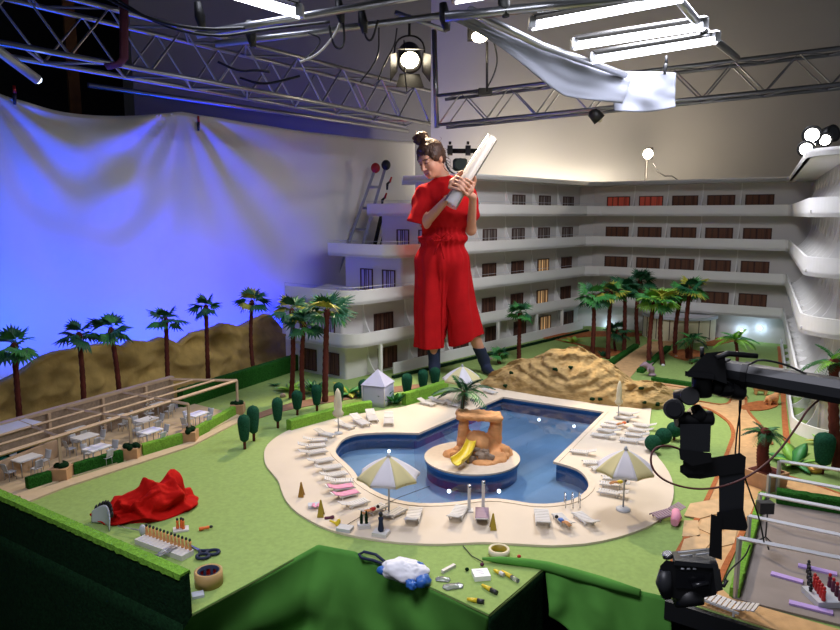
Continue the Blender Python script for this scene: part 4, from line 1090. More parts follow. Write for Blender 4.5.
tq2 = g(765, 545, .007); t = thing('small_tripod', tq2, 'tiny black tripod standing on the grey terrace below the pipe frames', 'tripod')
tz = .14
for i in range(3):
    a = 2*PI*i/3+.4; b = MB(); b.cyl(tq2+Vector((.035*math.cos(a), .035*math.sin(a), 0)), tq2+Vector((0, 0, .03)), .0025, n=6); b.build('leg', M['black'], t)
b = MB(); b.cyl(tq2+Vector((0, 0, .025)), tq2+Vector((0, 0, tz)), .0025, n=6); b.build('pole', M['black'], t)
b = MB(); b.box(tq2+Vector((-.01, 0, tz)), (.05, .03, .04)); b.build('head', M['black'], t)
for (px, py, r, m, lb) in ((815, 473, .03, 'gold', 'shiny golden stone on the lawn below the column bush'), (787, 466, .018, 'stone', 'brown stone at the foot of the banana plant'), (799, 464, .017, 'stone', 'pale stone behind the banana plant'), (663, 366, .014, 'canvaswhite', 'white stone at the foot of a court palm'), (607, 358, .014, 'stone', 'small stone in the brown bed behind the rock hill'), (676, 357, .013, 'stone', 'small stone in the bed before the kiosk'),
                           (283, 397, .02, 'stone', 'brown boulder beside the lime green plant'), (292, 398, .017, 'orangestone', 'small orange stone left of the hotel end palms'), (490, 360, .02, 'stone', 'tan boulder beside the right navy sock'), (340, 398, .015, 'stone', 'grey stone in the planting before the ground floor window'), (617, 358, .012, 'orangestone', 'orange stone under the court palm trunks')):
    q = g(px, py); b = MB(); b.ell((q.x, q.y, r*.55), (r, r*.85, r*.7), 14, 10, fn=lambda p: p*(1+.25*nz(p.x+px, p.y, p.z, 60)))
    b.v = [(x, y, max(z, 0)) for x, y, z in b.v]; tag(b.build('garden_stone', M[m]), lb, 'stone')
# animal statues
def animal(px, py, sc, m, label, name, rz=0):
    q = g(px, py); s = sc; R = rotz(rz)
    def V(x, y, z): p = R @ Vector((x*s, y*s, z*s)); return (q.x+p.x, q.y+p.y, p.z)
    pr = [('c', V(-.3, 0, .5), V(.35, 0, .55), .22*s, .26*s), ('c', V(.35, 0, .6), V(.55, 0, .85), .2*s, .18*s), ('e', V(.62, 0, .92), (.2*s, .2*s, .19*s), None), ('c', V(.72, 0, .86), V(.88, 0, .8), .1*s, .08*s)]
    for x in (-.32, .36):
        for y in (-.14, .14): pr.append(('c', V(x, y, .4), V(x+.03, y, .07), .11*s, .08*s))
    for y in (-.13, .13): pr.append(('e', V(.6, y, 1.1), (.06*s, .06*s, .07*s), None, .02*s))
    pr.append(('c', V(-.5, 0, .55), V(-.75, 0, .3), .05*s, .04*s))
    b = MB(); sdf_add(b, pr, s*.035, .08*s); return tag(b.build(name, M[m]), label, 'statue')
animal(761, 395, .085, 'orangestone', 'orange animal statue under the crane arm, the rear one', 'animal_statue', 2.9)
animal(771, 405, .085, 'orangestone', 'orange animal statue under the crane arm, the front one', 'animal_statue', .4)
q = g(648, 376); s = .1
b = MB(); sdf_add(b, [('c', (q.x+.03, q.y, .012), (q.x+.02, q.y, .05), .016, .022), ('c', (q.x+.02, q.y, .05), (q.x-.025, q.y, .085), .022, .02), ('c', (q.x-.025, q.y, .085), (q.x-.06, q.y, .075), .016, .006), ('c', (q.x, q.y, .075), (q.x+.035, q.y, .1), .008, .003), ('c', (q.x-.005, q.y-.015, .06), (q.x-.02, q.y-.05, .04), .008, .003), ('e', (q.x+.03, q.y, .01), (.03, .03, .01), None)], .004, .012)
tag(b.build('dolphin_statue', M['mauve']), 'small greyish mauve dolphin statue beside the court path', 'statue')
# ================================================================ rock hill
fl = [g(478, 386), g(505, 391), g(540, 397), g(575, 402), g(610, 407), g(640, 410), g(672, 409)]
ridge = [(0, 380), (.05, 371), (.16, 360), (.26, 357), (.36, 349), (.43, 347.5), (.5, 346), (.57, 353), (.66, 362), (.72, 371), (.78, 380), (.85, 379), (.93, 384), (1, 392)]
def rid(u): return float(np.interp(u, [a for a, _ in ridge], [c for _, c in ridge]))
fdir = (fl[-1]-fl[0]).normalized(); fn_ = Vector((-fdir.y, fdir.x, 0))
def hill(u, v):
    c = poly_at(fl, u); D_ = .34*math.sin(PI*min(.97, max(.05, u)))**.5+.12
    pk = c+fn_*D_*.62; px_ = 420+FPX*pk.x/(pk.y*CT); zt = max(.02, atY(px_, rid(u), pk.y).z)
    s = math.sin(min(1, v/.62)*PI/2)**.75 if v < .62 else math.cos((v-.62)/.38*PI/2)**.6
    if v >= 1: s = 0
    p = c+fn_*D_*v; z = zt*s
    lay = (z*15+u*5.5*(1 if u < .5 else -1.2)+1.6*nz(u*4, v*3, 3)); fr = lay-math.floor(lay)
    st = .030*(min(fr*3.2, 1)-fr*.9)+.045*nz(u*8, v*5, 3)+.02*nz(u*22, v*11, 9)+.035*(1-2*abs(nz(u*11, v*5, 7)))*.5+.008*nz(u*60, v*30, 2)
    e = min(1, u*14, (1-u)*14, v*12, (1-v)*12)
    p = p-fn_*st*.9*e; z = max(-.001, z+(st*.5-.012)*e*min(1, z*12))
    return Vector((p.x, p.y, z))
b = MB(); b.grid(hill, 230, 80); rk = tag(b.build('rock_hill', M['rock']), 'large tan layered rock hill behind the back edge of the pool', 'rock')
# tiny tufts on the rocks
for i, (px, py, dz, lb) in enumerate(((511, 372, 0, 'near the top left of the rock hill'), (554, 371, 0, 'on the rock hill, left of a pair'), (569, 367, 0, 'on the rock hill, right of a pair'), (593, 400, 0, 'at the foot of the rock hill by the pool corner'), (599, 401, 0, 'at the rock hill foot next to another tuft'), (504, 387, 0, 'at the left foot of the rock hill'), (644, 405, 0, 'low at the right end of the rock hill'), (660, 405, 0, 'last at the right end of the rock hill'), (640, 389, 0, 'on the lower right shoulder of the rock hill'))):
    # march the view ray down to the hill surface by sampling the mesh
    best = None; d = Vector(ray(px, py))
    dn = d.normalized()
    for v in rk.data.vertices:
        w = rk.matrix_basis @ v.co; r_ = w-Vector((0, 0, CH)); t_ = r_.dot(dn); e_ = (r_-dn*t_).length
        if e_ < .012 and (best is None or t_ < best[0]): best = (t_, w)
    q = best[1] if best else g(px, py)
    b = MB()
    rg = random.Random(i)
    sdf_add(b, [('e', (q.x+rg.uniform(-.01, .01), q.y-.004+rg.uniform(-.008, .008), q.z+rg.uniform(0, .01)), (.008,)*3, None, .004) for _ in range(7)], .003, .004)
    tag(b.build('moss_tuft', M['hedgedark']), 'tiny dark green tuft '+lb, 'plant', 'green tufts on the rock hill')
# ================================================================ pool furniture
lg = proto('pool_lounger')
def slats(mb, p0, p1, w, n, th=.003, gap=.25):
    d = (p1-p0); L = d.length; d.normalize(); up = Vector((0, 1, 0)).cross(d)*-1
    R = Matrix((d, Vector((0, 1, 0)), d.cross(Vector((0, 1, 0))))).transposed()
    for i in range(n): mb.box(p0+d*(L*(i+.5)/n), (L/n*(1-gap), w, th), R)
LW = .052
b = MB(); slats(b, Vector((-.075, 0, .02)), Vector((.022, 0, .02)), LW, 7); part(b, 'seat_slats', M['white'], lg)
b = MB(); slats(b, Vector((.024, 0, .021)), Vector((.085, 0, .040)), LW, 5); part(b, 'backrest', M['white'], lg)
for sy in (-1, 1): b = MB(); b.box((-.018, sy*.026, .016), (.125, .004, .006)); part(b, 'side_rail', M['white'], lg)
for sx in (-.06, .03):
    for sy in (-1, 1): b = MB(); b.box((sx, sy*.025, .007), (.006, .005, .014)); part(b, 'leg', M['white'], lg)
lk = proto('pool_lounger_towel'); lk.name = 'pool_lounger'
KIDS[lk.name] = list(KIDS['pool_lounger'])
LGK = KIDS['pool_lounger']
def lounger(foot, head, label, group, towel=None, z=.0085):
    a, c = g(*foot), g(*head); d = c-a; rz = math.atan2(d.y, d.x); m = (a+c)/2
    p = place(lg, (m.x, m.y, z), rz, label, 'lounger', group, max(.76, min(1., d.length/.145)))
    if towel:
        b = MB(); b.slab(lambda u, v: (-.07+.14*u, (v-.5)*.058, 0.0235+(.0 if u < .68 else (u-.68)*.14*.35*1.0)+.001*math.sin(u*30)), 14, 4, (0, 0, -.002)); o = b.build('towel', M[towel], p, local=True); o['label'] = 'pink towel'
    return p
def ordl(n): return ['first', 'second', 'third', 'fourth', 'fifth', 'sixth', 'seventh', 'eighth', 'ninth', 'tenth', 'eleventh', 'twelfth', 'thirteenth', 'fourteenth'][n-1]
gL = 'loungers in the fan along the left pool edge'
L = [((334, 439.5), (317, 435.7)), ((327, 443.3), (305, 444.3)), ((325, 449), (300, 451)), ((325.7, 454.4), (301, 458.6)), ((332.4, 463), (309.5, 467)), ((341, 470), (317, 474)), ((345.7, 477), (322, 481.4)), ((350.5, 485), (328.6, 486)), ((353, 490.5), (328, 494)), ((357, 496.5), (334, 502)), ((366.7, 505), (342, 512)), ((384, 510), (363, 519.5)), ((401, 514.5), (386, 522)), ((416, 514), (410.5, 530))]
for i, (f, h) in enumerate(L):
    tw = 'pink' if i in (8, 9) else None
    lab = {8: 'lounger under a pink towel, the upper of two in the left fan', 9: 'lounger under a pink towel, the lower of two in the left fan', 12: 'white lounger beside the pole of the parasol in the left fan', 13: 'white lounger just right of the parasol pole, last of the left fan', 11: 'white lounger with a red figure on it near the parasol pole', 10: 'white lounger directly below the two pink towel loungers'}.get(i, '%s white lounger counted down from the closed parasol in the left fan' % ordl(i+1))
    lounger(f, h, lab, gL, tw)
gT = 'loungers behind the round pool lobe'
for (f, h), lb in zip([((353, 431), (338, 427)), ((367, 429), (354, 422)), ((375, 427), (369, 415.7)), ((388.7, 428.5), (388.7, 420))], ['right beside the closed cream parasol', 'second from the closed cream parasol', 'third from the closed cream parasol', 'standing alone past the end of the curved hedge']):
    lounger(f, h, 'white lounger behind the round pool lobe, '+lb, gT)
gB = 'loungers in the shade behind the pool'
for (f, h), lb in zip([((434, 408), (420, 404.5)), ((445, 406), (431, 403)), ((460, 409), (447, 406)), ((478, 403), (466, 399)), ((495, 396), (483, 393))], ['furthest left in the shade', 'second from the left in the shade', 'left of the island palm trunk', 'right of the island palm crown', 'nearest the rock hill']):
    lounger(f, h, 'white lounger in the shade behind the pool, '+lb, gB)
gF = 'loungers along the front pool edge'
for (f, h), lb in zip([((462, 512), (453, 527)), ((482, 514), (482, 529)), ((541, 516), (543.5, 533)), ((557, 519), (569, 532)), ((577, 518), (594, 531))], ['white lounger beside the white shower post on the front pool edge', 'pinkish lounger behind the yellow marker on the front pool edge', 'white lounger on the front edge, first left of the chrome ladder', 'white lounger on the front edge straight below the chrome ladder', 'white lounger on the front edge, last one right of the ladder']):
    lounger(f, h, lb, gF, 'mauve' if 'pinkish' in lb else None)
gR = 'loungers on the right pool terrace'
R_ = [((592, 438), (614, 441), 'front of the left column'), ((598, 433), (619, 436), 'second in the left column'), ((601, 428.6), (622, 431), 'third in the left column'), ((606, 425), (626, 428.6), 'rear of the left column'), ((620, 443), (644, 446), 'front of the right column'), ((626, 437.5), (647, 440), 'second in the right column'), ((628.6, 432), (651, 436), 'third in the right column'), ((634, 427.6), (654, 430.5), 'rear of the right column'), ((619, 415.5), (636, 418.5), 'by the rocks, the rear one'), ((616, 420), (634, 423), 'by the rocks, the front one'),
      ((574, 455), (591, 457), 'alone at the pool corner'), ((585, 466.5), (606, 467), 'rear of two left of the parasol pole'), ((592, 473), (615, 471), 'front of two left of the parasol pole'), ((604, 482), (627.6, 483), 'rear of three by the parasol foot'), ((602, 487.6), (626, 490.5), 'middle of three by the parasol foot'), ((599, 495), (626, 500), 'front of three by the parasol foot')]
for f, h, lb in R_: lounger(f, h, 'white lounger on the right terrace, '+lb, gR)
# crashed pink lounger and the lounger on the path
def single(px, py, rz, tilt, label, m, m2, z, sc=1.0):
    q = g(px, py); p = place(lg, (q.x, q.y, z), rz, label, 'lounger', None, sc, tilt)
    return p
p = single(667, 519, .35, (.1, -.08, 0), 'mauve lounger with a rolled pink mat lying tilted off the terrace edge', None, None, .012, .82)
for c in p.children:
    c.data = c.data.copy(); c.data.materials[0] = M['mauve']
q = g(673, 522); b = MB(); b.tube([q+Vector((-.012, -.045, .018)), q+Vector((.012, .0, .02)), q+Vector((.02, .03, .03))], [.014, .02, .015], 10); tag(b.build('rolled_mat', M['pink']), 'rolled pink mat lying under the tilted mauve lounger', 'mat')
a_ = g(705, 603); c_ = g(747, 619); d_ = c_-a_
p = place(lg, ((a_+c_)/2+Vector((0, 0, .006))), math.atan2(d_.y, d_.x), 'white slatted lounger standing on the sandy path at the front right', 'lounger', None, 1.0)
# ---------------- parasols
def parasol(px, by, apex, rimy, rpx, label, group=None, n=8, mats=('canopyyellow', 'canopywhite'), rot=0., tilt=None):
    q = g(px, by); q.z = .0085; za = atY(px, apex, q.y).z; zr = atY(px, rimy, q.y).z; r = rpx/FPX*q.y
    p = thing('parasol', q, label, 'parasol', group)
    b = MB(); b.lathe([(.028, 0), (.028, .006), (.02, .011), (.006, .013)], q, 16); b.build('base', M['greyplastic'], p)
    b = MB(); b.cyl(q+Vector((0, 0, .01)), Vector((q.x, q.y, za-.004)), .0035, n=8); b.build('pole', M['alu'], p)
    ap = Vector((q.x, q.y, za)); up = Vector((0, 0, .0022))
    for i in range(n):
        a0, a1 = rot+2*PI*i/n, rot+2*PI*(i+1)/n; b = MB()
        R0 = Vector((q.x+r*math.cos(a0), q.y+r*math.sin(a0), zr)); R1 = Vector((q.x+r*math.cos(a1), q.y+r*math.sin(a1), zr))
        def f(u, v):
            s = .02+.98*v; e = R0.lerp(R1, u); e = e+(Vector((q.x, q.y, zr))-e)*(.06*math.sin(PI*u)); x = ap.lerp(e, s); x.z += .10*(za-zr)*math.sin(PI*s); return x
        b.slab(f, 6, 8, (0, 0, -.002)); 
        def val(u, v):
            e = R0.lerp(R1, u); e = e+(Vector((q.x, q.y, zr))-e)*(.06*math.sin(PI*u)); return e+Vector((0, 0, -.008*v))
        b.slab(val, 6, 2, (0, 0, -.001)); b.build('canopy_panel', M[mats[i % 2]], p)
        b = MB(); b.tube([ap-Vector((0, 0, .006)), R0-Vector((0, 0, .003))], .0012, 5); b.build('rib', M['alu'], p)
    b = MB(); b.lathe([(.009, 0), (.006, .006), (.003, .014)], ap-Vector((0, 0, .002)), 10); b.build('finial', M['greyplastic'], p)
    return p
parasol(389, 517, 456, 475, 34, 'open yellow and white parasol in front of the round pool lobe', 'open striped parasols', rot=.25)
parasol(623, 512, 449, 468, 31, 'open yellow and white parasol on the right pool terrace', 'open striped parasols', rot=.1)
parasol(462, 405, 366, 379, 21, 'open yellow and white parasol behind the island palm below the red trousers', 'open striped parasols', rot=.5)
# gazebo
q = g(378, 404); za = atY(378, 369, q.y).z; zr = atY(378, 383, q.y).z; r = 15/FPX*q.y*1.25
gz = thing('gazebo', q, 'small pale lavender gazebo tent between bushes and hotel', 'gazebo')
b = MB(); R4 = [Vector((q.x+r*math.cos(PI/2*i+.45), q.y+r*math.sin(PI/2*i+.45), zr)) for i in range(4)]
for i in range(4):
    A_, B_ = R4[i], R4[(i+1) % 4]; b = MB(); b.slab(lambda u, v: Vector((q.x, q.y, za)).lerp(A_.lerp(B_, u), .02+.98*v), 4, 6, (0, 0, -.003), False); b.build('roof_panel', M['lavender'], gz)
    b = MB(); w0 = Vector((q.x, q.y, 0)); A2, B2 = A_.lerp(Vector((q.x, q.y, zr)), .1), B_.lerp(Vector((q.x, q.y, zr)), .1)
    b.slab(lambda u, v: Vector((A2.lerp(B2, u).x, A2.lerp(B2, u).y, .001+(zr-.003)*v)), 12, 4, (.0015, .0015, 0)); b.build('side_curtain', M['lavender'], gz)
    b = MB(); b.cyl(Vector((A_.x, A_.y, 0)).lerp(Vector((q.x, q.y, 0)), .08), A_.lerp(Vector((q.x, q.y, zr)), .08), .004, n=6); b.build('post', M['white'], gz)
# closed parasols
def closed(px, by, top, label, m, sc=1.):
    q = g(px, by); q.z = .0085; z = atY(px, top, q.y).z
    p = thing('closed_parasol', q, label, 'parasol', 'closed parasols')
    b = MB(); b.lathe([(.022, 0), (.022, .006), (.006, .012)], q, 14); b.build('base', M['greyplastic'], p)
    b = MB(); b.cyl(q+Vector((0, 0, .01)), Vector((q.x, q.y, z-.01)), .003, n=8); b.build('pole', M['alu'], p)
    h = z-q.z; b = MB(); pr_ = [(.006, h*.36), (.022*sc, h*.4), (.027*sc, h*.46), (.017*sc, h*.53), (.019*sc, h*.62), (.016*sc, h*.8), (.011*sc, h*.93), (.003, h)]
    n = 16; rings = []
    for r_, zz in pr_: rings.append([q+Vector((r_*(1+.16*math.cos(j*PI))*math.cos(2*PI*j/n), r_*(1+.16*math.cos(j*PI))*math.sin(2*PI*j/n), zz)) for j in range(n)])
    b.loft(rings); b.build('folded_canopy', M[m], p)
closed(338.5, 435, 388.5, 'closed cream parasol standing before the curved hedge', 'cream')
closed(618, 420, 381, 'closed cream parasol standing by the right end of the rock hill', 'cream', .75)
# ---------------- markers, shower posts, ladder, small props around the pool
def aframe(px, py, h, m, label):
    q = g(px, py); q.z = .0085; p = thing('aframe_marker', q, label, 'sign', 'small folding markers'); 
    for s in (-1, 1):
        b = MB(); b.slab(lambda u, v: q+Vector(((u-.5)*h*.40*(1-.8*v)+.0, s*h*.22*(1-v), h*v)), 2, 4, (0, s*.002, 0), False); b.build('board', M[m], p)
aframe(301.5, 498, .06, 'gold', 'small golden folding marker near the outer left terrace edge')
aframe(321, 518, .065, 'mustard', 'small mustard folding marker beside the upturned white tile')
aframe(493, 531, .06, 'mustard', 'small mustard folding marker beside the pinkish front lounger')
for (px, py, top_, lb) in ((469, 513, 485, 'slim white shower post by the front pool edge, left of two'), (483, 512, 481, 'wider white shower post by the front pool edge, right of two')):
    q = g(px, py); q.z = .0085; z = atY(px, top_, q.y).z; p = thing('shower_post', q, lb, 'shower', 'shower posts')
    b = MB(); b.box((q.x, q.y, (z+.0085)/2), (.012, .008, z-.0085)); b.build('post', M['white'], p)
    b = MB(); b.box((q.x, q.y, .011), (.032, .032, .005)); b.build('base', M['white'], p)
    b = MB(); b.tube([(q.x, q.y, z-.004), (q.x, q.y-.01, z+.006), (q.x, q.y-.022, z+.004), (q.x, q.y-.026, z-.004)], [.003, .003, .003, .006], 6); b.build('shower_head', M['chrome'], p)
q = g(572, 506); ld = thing('pool_ladder', (q.x, q.y, .0), 'chrome ladder rails at the round right pool lobe', 'ladder')
for x in (565.5, 573, 580):
    a0 = g(x, 508, .01); b = MB(); pts = [a0, a0+Vector((0, .0, .035)), a0+Vector((.002, .012, .048)), a0+Vector((.004, .035, .05)), a0+Vector((.006, .05, .035)), a0+Vector((.006, .052, -.025))]; b.tube(pts, .0022, 6); b.build('rail', M['chrome'], ld)
def tile(px, py, w, d, h, m, label, rz=.2, name='foam_tile', cat='tile', group='white foam tiles with props'):
    q = g(px, py); b = MB(); b.box((q.x, q.y, .0085+h/2), (w, d, h), rotz(rz)); return tag(b.build(name, M[m]), label, cat, group)
tile(314, 509, .045, .035, .012, 'greyplastic', 'pale tile with a pink striped cloth on the left terrace edge')
q = g(315, 505, .02); b = MB(); b.slab(lambda u, v: (q.x-.012+.03*u, q.y-.02+.03*v, .022+.003*math.sin(u*9)), 6, 4, (0, 0, -.0012)); tag(b.build('striped_cloth', M['pink']), 'tiny pink cloth on the pale tile at the left terrace edge', 'cloth')
tile(345, 532, .055, .04, .012, 'greyplastic', 'pale tile at the terrace rim below the mustard marker', -.3)
q = g(338, 528); b = MB(); sdf_add(b, [('c', (q.x, q.y, .014), (q.x+.004, q.y, .03), .009, .007), ('c', (q.x-.01, q.y, .02), (q.x-.03, q.y+.01, .024), .005, .004)], .0025, .006); tag(b.build('toy_animal', M['yellow']), 'tiny yellow toy animal beside the tile at the terrace rim', 'toy')
q = g(329, 521); b = MB(); sdf_add(b, [('c', (q.x-.012, q.y, .012), (q.x+.014, q.y+.004, .014), .006, .004), ('e', (q.x+.014, q.y, .016), (.007, .007, .007), None)], .0025, .006); tag(b.build('toy_animal', M['purplestrap']), 'tiny purple toy animal on the left terrace edge', 'toy')
t1 = g(364, 529); tile(364, 529, .045, .04, .014, 'white', 'white tile carrying two dark green bottles beside the parasol pole', .2)
for s in (-1, 1):
    b = MB(); b.lathe([(.006, .0225), (.006, .05), (.0035, .06), (.003, .07)], (t1.x+.009*s, t1.y, 0), 10); tag(b.build('miniature_bottle', M['hedgedark']), 'dark green miniature bottle on a white tile, %s one' % ('nearer the pool' if s > 0 else 'outer'), 'bottle', 'bottles on the white tile')
t2 = g(381, 537); tile(381, 537, .055, .045, .014, 'white', 'white tile carrying a black-clad doll at the terrace rim', -.3)
doll(Vector((t2.x, t2.y, .0225)), .075, M['black'], M['navy'], 'black-haired doll in dark clothes standing on a white tile', None)
def pdoll(px, py, z, m, label, rz):
    q = g(px, py, z); t = thing('reclining_doll', q, label, 'doll', None, rz=rz)
    b = MB(); b.ell((0, 0, .012), (.014, .009, .008), 10, 7); b.build('torso', m, t, local=True)
    b = MB(); b.ell((.022, 0, .016), (.007, .007, .007), 8, 6); b.build('head', M['black'], t, local=True)
    for s in (-1, 1):
        b = MB(); b.tube([(-.01, .004*s, .01), (-.028, .005*s, .012), (-.045, .005*s, .006)], [.004, .0035, .003], 6); b.build('leg', M['orangestone'], t, local=True)
pdoll(624, 425, .028, M['orange'], 'doll in orange lying on a rear lounger of the right terrace', .3)
pdoll(620, 484.5, .028, M['yellow'], 'doll in yellow lying on a lounger by the right parasol foot', .1)
pdoll(373, 512, .028, M['redplastic'], 'doll in red lying on a lounger by the left parasol pole', .6)
pdoll(561, 523, .028, M['blueplastic'], 'doll in blue lying on a front lounger below the ladder', 2.2)
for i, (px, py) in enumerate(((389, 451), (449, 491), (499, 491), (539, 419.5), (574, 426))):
    q = g(px, py, -.02); b = MB(); b.ell((q.x, q.y, -.021), (.0085,)*3, 10, 8); tag(b.build('pool_glow_ball', M['poolglow']), 'small glowing ball set in the pool, ' + ['in the round lobe behind the parasol', 'in front of the island, left of two', 'in front of the island, right of two', 'by the back wall, left of two', 'by the back wall, right of two'][i], 'lamp', 'glowing pool balls')  # glowing balls added where bright dots show on the water
# ================================================================ the woman
mat('skin', '#c98f78', .5, spec=.3)
def attr_mat(name, base):
    m = mat(name, base, .5, spec=.35); nt = m.node_tree; a = nt.nodes.new('ShaderNodeVertexColor'); a.layer_name = 'tone'
    nt.links.new(a.outputs[0], nt.nodes['Principled BSDF'].inputs['Base Color']); 
    nt.nodes['Principled BSDF'].inputs['Subsurface Weight'].default_value = .08; nt.nodes['Principled BSDF'].inputs['Subsurface Radius'].default_value = (.01, .004, .002)
    return m
attr_mat('bodyskin', '#c98f78')
WY = 4.80
def J(px, py, dy=0.): return np.array(atY(px, py, WY+dy))
woman = thing('person', (J(452, 300)[0], WY, 0), 'woman in a red jumpsuit and navy socks holding a clear plastic roll', 'person')
# head frame
hc = J(431.5, 160, -.02)
fw = Vector((-.60, -.66, -.42)).normalized(); up0 = Vector((-.30, -.12, .94)); rt = fw.cross(up0).normalized(); up_ = rt.cross(fw).normalized()
HR = np.array([rt, fw, up_]).T          # columns: right, forward, up
def H(x, y, z): return hc+HR @ np.array([x, y, z])
PR = []
def e(x, y, z, rx, ry, rz, k=.02): PR.append(('e', H(x, y, z), (rx, ry, rz), HR, k))
def c(a, b_, r0, r1, k=.02, ys=1.): PR.append(('c', np.array(a), np.array(b_), r0, r1, k, ys))
e(0, -.012, .035, .073, .092, .083); e(0, .035, -.03, .058, .058, .08, .03); e(0, .066, -.088, .026, .024, .022, .025)
e(-.03, .062, -.028, .026, .022, .024, .02); e(.03, .062, -.028, .026, .022, .024, .02); e(0, .074, .032, .046, .018, .02, .02)
c(H(0, .09, .012), H(0, .113, -.026), .008, .012, .01); e(-.011, .1, -.03, .008, .008, .007, .006); e(.011, .1, -.03, .008, .008, .007, .006)
PR.append(('-', H(-.03, .1, .008), .015, .012)); PR.append(('-', H(.03, .1, .008), .015, .012))
e(-.03, .081, .008, .013, .011, .010, .006); e(.03, .081, .008, .013, .011, .010, .006)
c(H(-.022, .088, -.058), H(.022, .088, -.058), .0075, .0075, .008); c(H(-.018, .088, -.069), H(.018, .088, -.069), .0075, .0075, .008)
for s in (-1, 1): e(s*.073, -.012, -.005, .009, .02, .029, .006)
nb = J(447, 186, .01); c(H(0, -.025, -.06), nb, .05, .053, .03)
# torso, shoulders (mostly under the clothes)
SR, SL = J(421, 194, -.01), J(468, 194, .02)
c(J(434, 193), J(458, 193), .055, .055, .04); c(J(446, 200), J(444, 240), .12, .10, .04, .7); c(J(443, 245), J(443, 262), .12, .12, .04, .7)
EL, WR = J(425, 223, -.10), J(447, 199, -.27)
ER, WL = J(471, 230, -.02), J(473, 197, -.21)
c(SR, EL, .046, .037); c(EL, WR, .037, .024); c(SL, ER, .044, .035); c(ER, WL, .035, .024)
# legs
for hip, knee, ank, toe in ((J(432, 280), J(433, 325), J(434.5, 366, -.02), None), (J(456, 280), J(468, 322, .03), J(484, 360, .1), None)):
    c(hip, knee, .066, .05, .03); c(knee, ank, .05, .034, .03)
fL, fR = J(434.5, 371, -.02), J(486, 366, .1)
c(J(434.5, 366, -.02), np.array([J(434.5, 370, -.02)[0], WY-.05, .03]), .034, .032); c(np.array([J(434.5, 370)[0], WY-.03, .028]), np.array([J(433.5, 372)[0], WY-.19, .022]), .03, .02)
c(J(484, 360, .1), np.array([J(486.5, 366, .1)[0], WY+.09, .03]), .034, .032); c(np.array([J(486.5, 366, .1)[0], WY+.1, .028]), np.array([J(491, 370, .1)[0], WY-.05, .022]), .03, .02)
# the roll she holds
TB, TT = J(450, 205, -.31), J(492, 138, -.17); tax = (TT-TB)/np.linalg.norm(TT-TB)
def tr(s): return .053-.014*s
# hands: palm, four bent fingers and a thumb wrapped round the roll
tside = np.cross(tax, np.array([0, 1, 0])); tside /= np.linalg.norm(tside)      # across the roll in the picture plane (points right-down)
tfront = np.cross(tside, tax); tfront /= np.linalg.norm(tfront)
if tfront[1] > 0: tfront = -tfront
def RP_(s, ang, off=.008):
    """point on the roll surface: s along the roll 0..1, ang from front (0) towards the right side (+)"""
    ctr = TB+(TT-TB)*s; r = tr(s)+off; return ctr+r*(math.cos(ang)*tfront+math.sin(ang)*tside)
def hand(wrist, s0, s1, a0, dirn, thumb_s):
    pal = RP_((s0+s1)/2, a0, .02); PR.append(('c', np.array(wrist), pal, .023, .02, .012))
    for i in range(4):
        s = s0+(s1-s0)*i/3; ln = (.92, 1.05, 1., .8)[i]; kn = RP_(s, a0+dirn*.15, .016); PR.append(('c', pal+(kn-pal)*.2, kn, .016, .0105, .008)); prev = kn
        for j, (da, rr_) in enumerate(((.62, .0092), (1.12, .0085), (1.5, .0075))):
            q = RP_(s+.012*(j+1)*(.5-i/3), a0+dirn*(.15+da*ln), (.010, .009, .007)[j]); PR.append(('c', prev, q, (.0105, .0095, .0088)[j], rr_, .003)); prev = q
    t0 = pal; t1 = RP_(thumb_s*.6+.4*(s0+s1)/2, a0-dirn*.25, .013); t2 = RP_(thumb_s, a0+dirn*.1, .011); t3 = RP_(thumb_s+.02, a0+dirn*.4, .009)
    PR.extend([('c', t0, t1, .015, .0125, .006), ('c', t1, t2, .0125, .0105, .003), ('c', t2, t3, .0105, .0085, .003)])
hand(WR, .20, .36, -1.15, 1, .42); hand(WL, .17, .33, 1.45, -1, .40)
b = MB(); V = sdf_add(b, PR, .005, .02)
body = b.build('body', M['bodyskin'], woman)
sk, lip, dark, teeth = [np.array(lin(x)) for x in ('#cf967c', '#cc8a78', '#3a2218', '#e6d8cc')]
loc = (V-hc) @ HR; tone = np.tile(sk, (len(V), 1))
fr_ = loc[:, 1] > .03
def mask(cx, cz, rx, rz): return fr_ & (((loc[:, 0]-cx)/rx)**2+((loc[:, 2]-cz)/rz)**2 < 1)
blush = np.exp(-(((np.abs(loc[:, 0])-.035)/.022)**2+((loc[:, 2]+.03)/.02)**2))*fr_*.3; tone = tone*(1-blush[:, None])+np.array(lin('#c96f5f'))*blush[:, None]
tone[mask(0, -.063, .03, .0145)] = lip; tone[mask(0, -.063, .018, .003)] = lip*.45
for s in (-1, 1):
    tone[mask(s*.03, .005, .016, .0045)] = dark; tone[mask(s*.031, .03, .02, .0045)] = dark*1.6
ca = body.data.color_attributes.new('tone', 'FLOAT_COLOR', 'POINT'); ca.data.foreach_set('color', np.concatenate([tone, np.ones((len(V), 1))], 1).ravel().tolist())
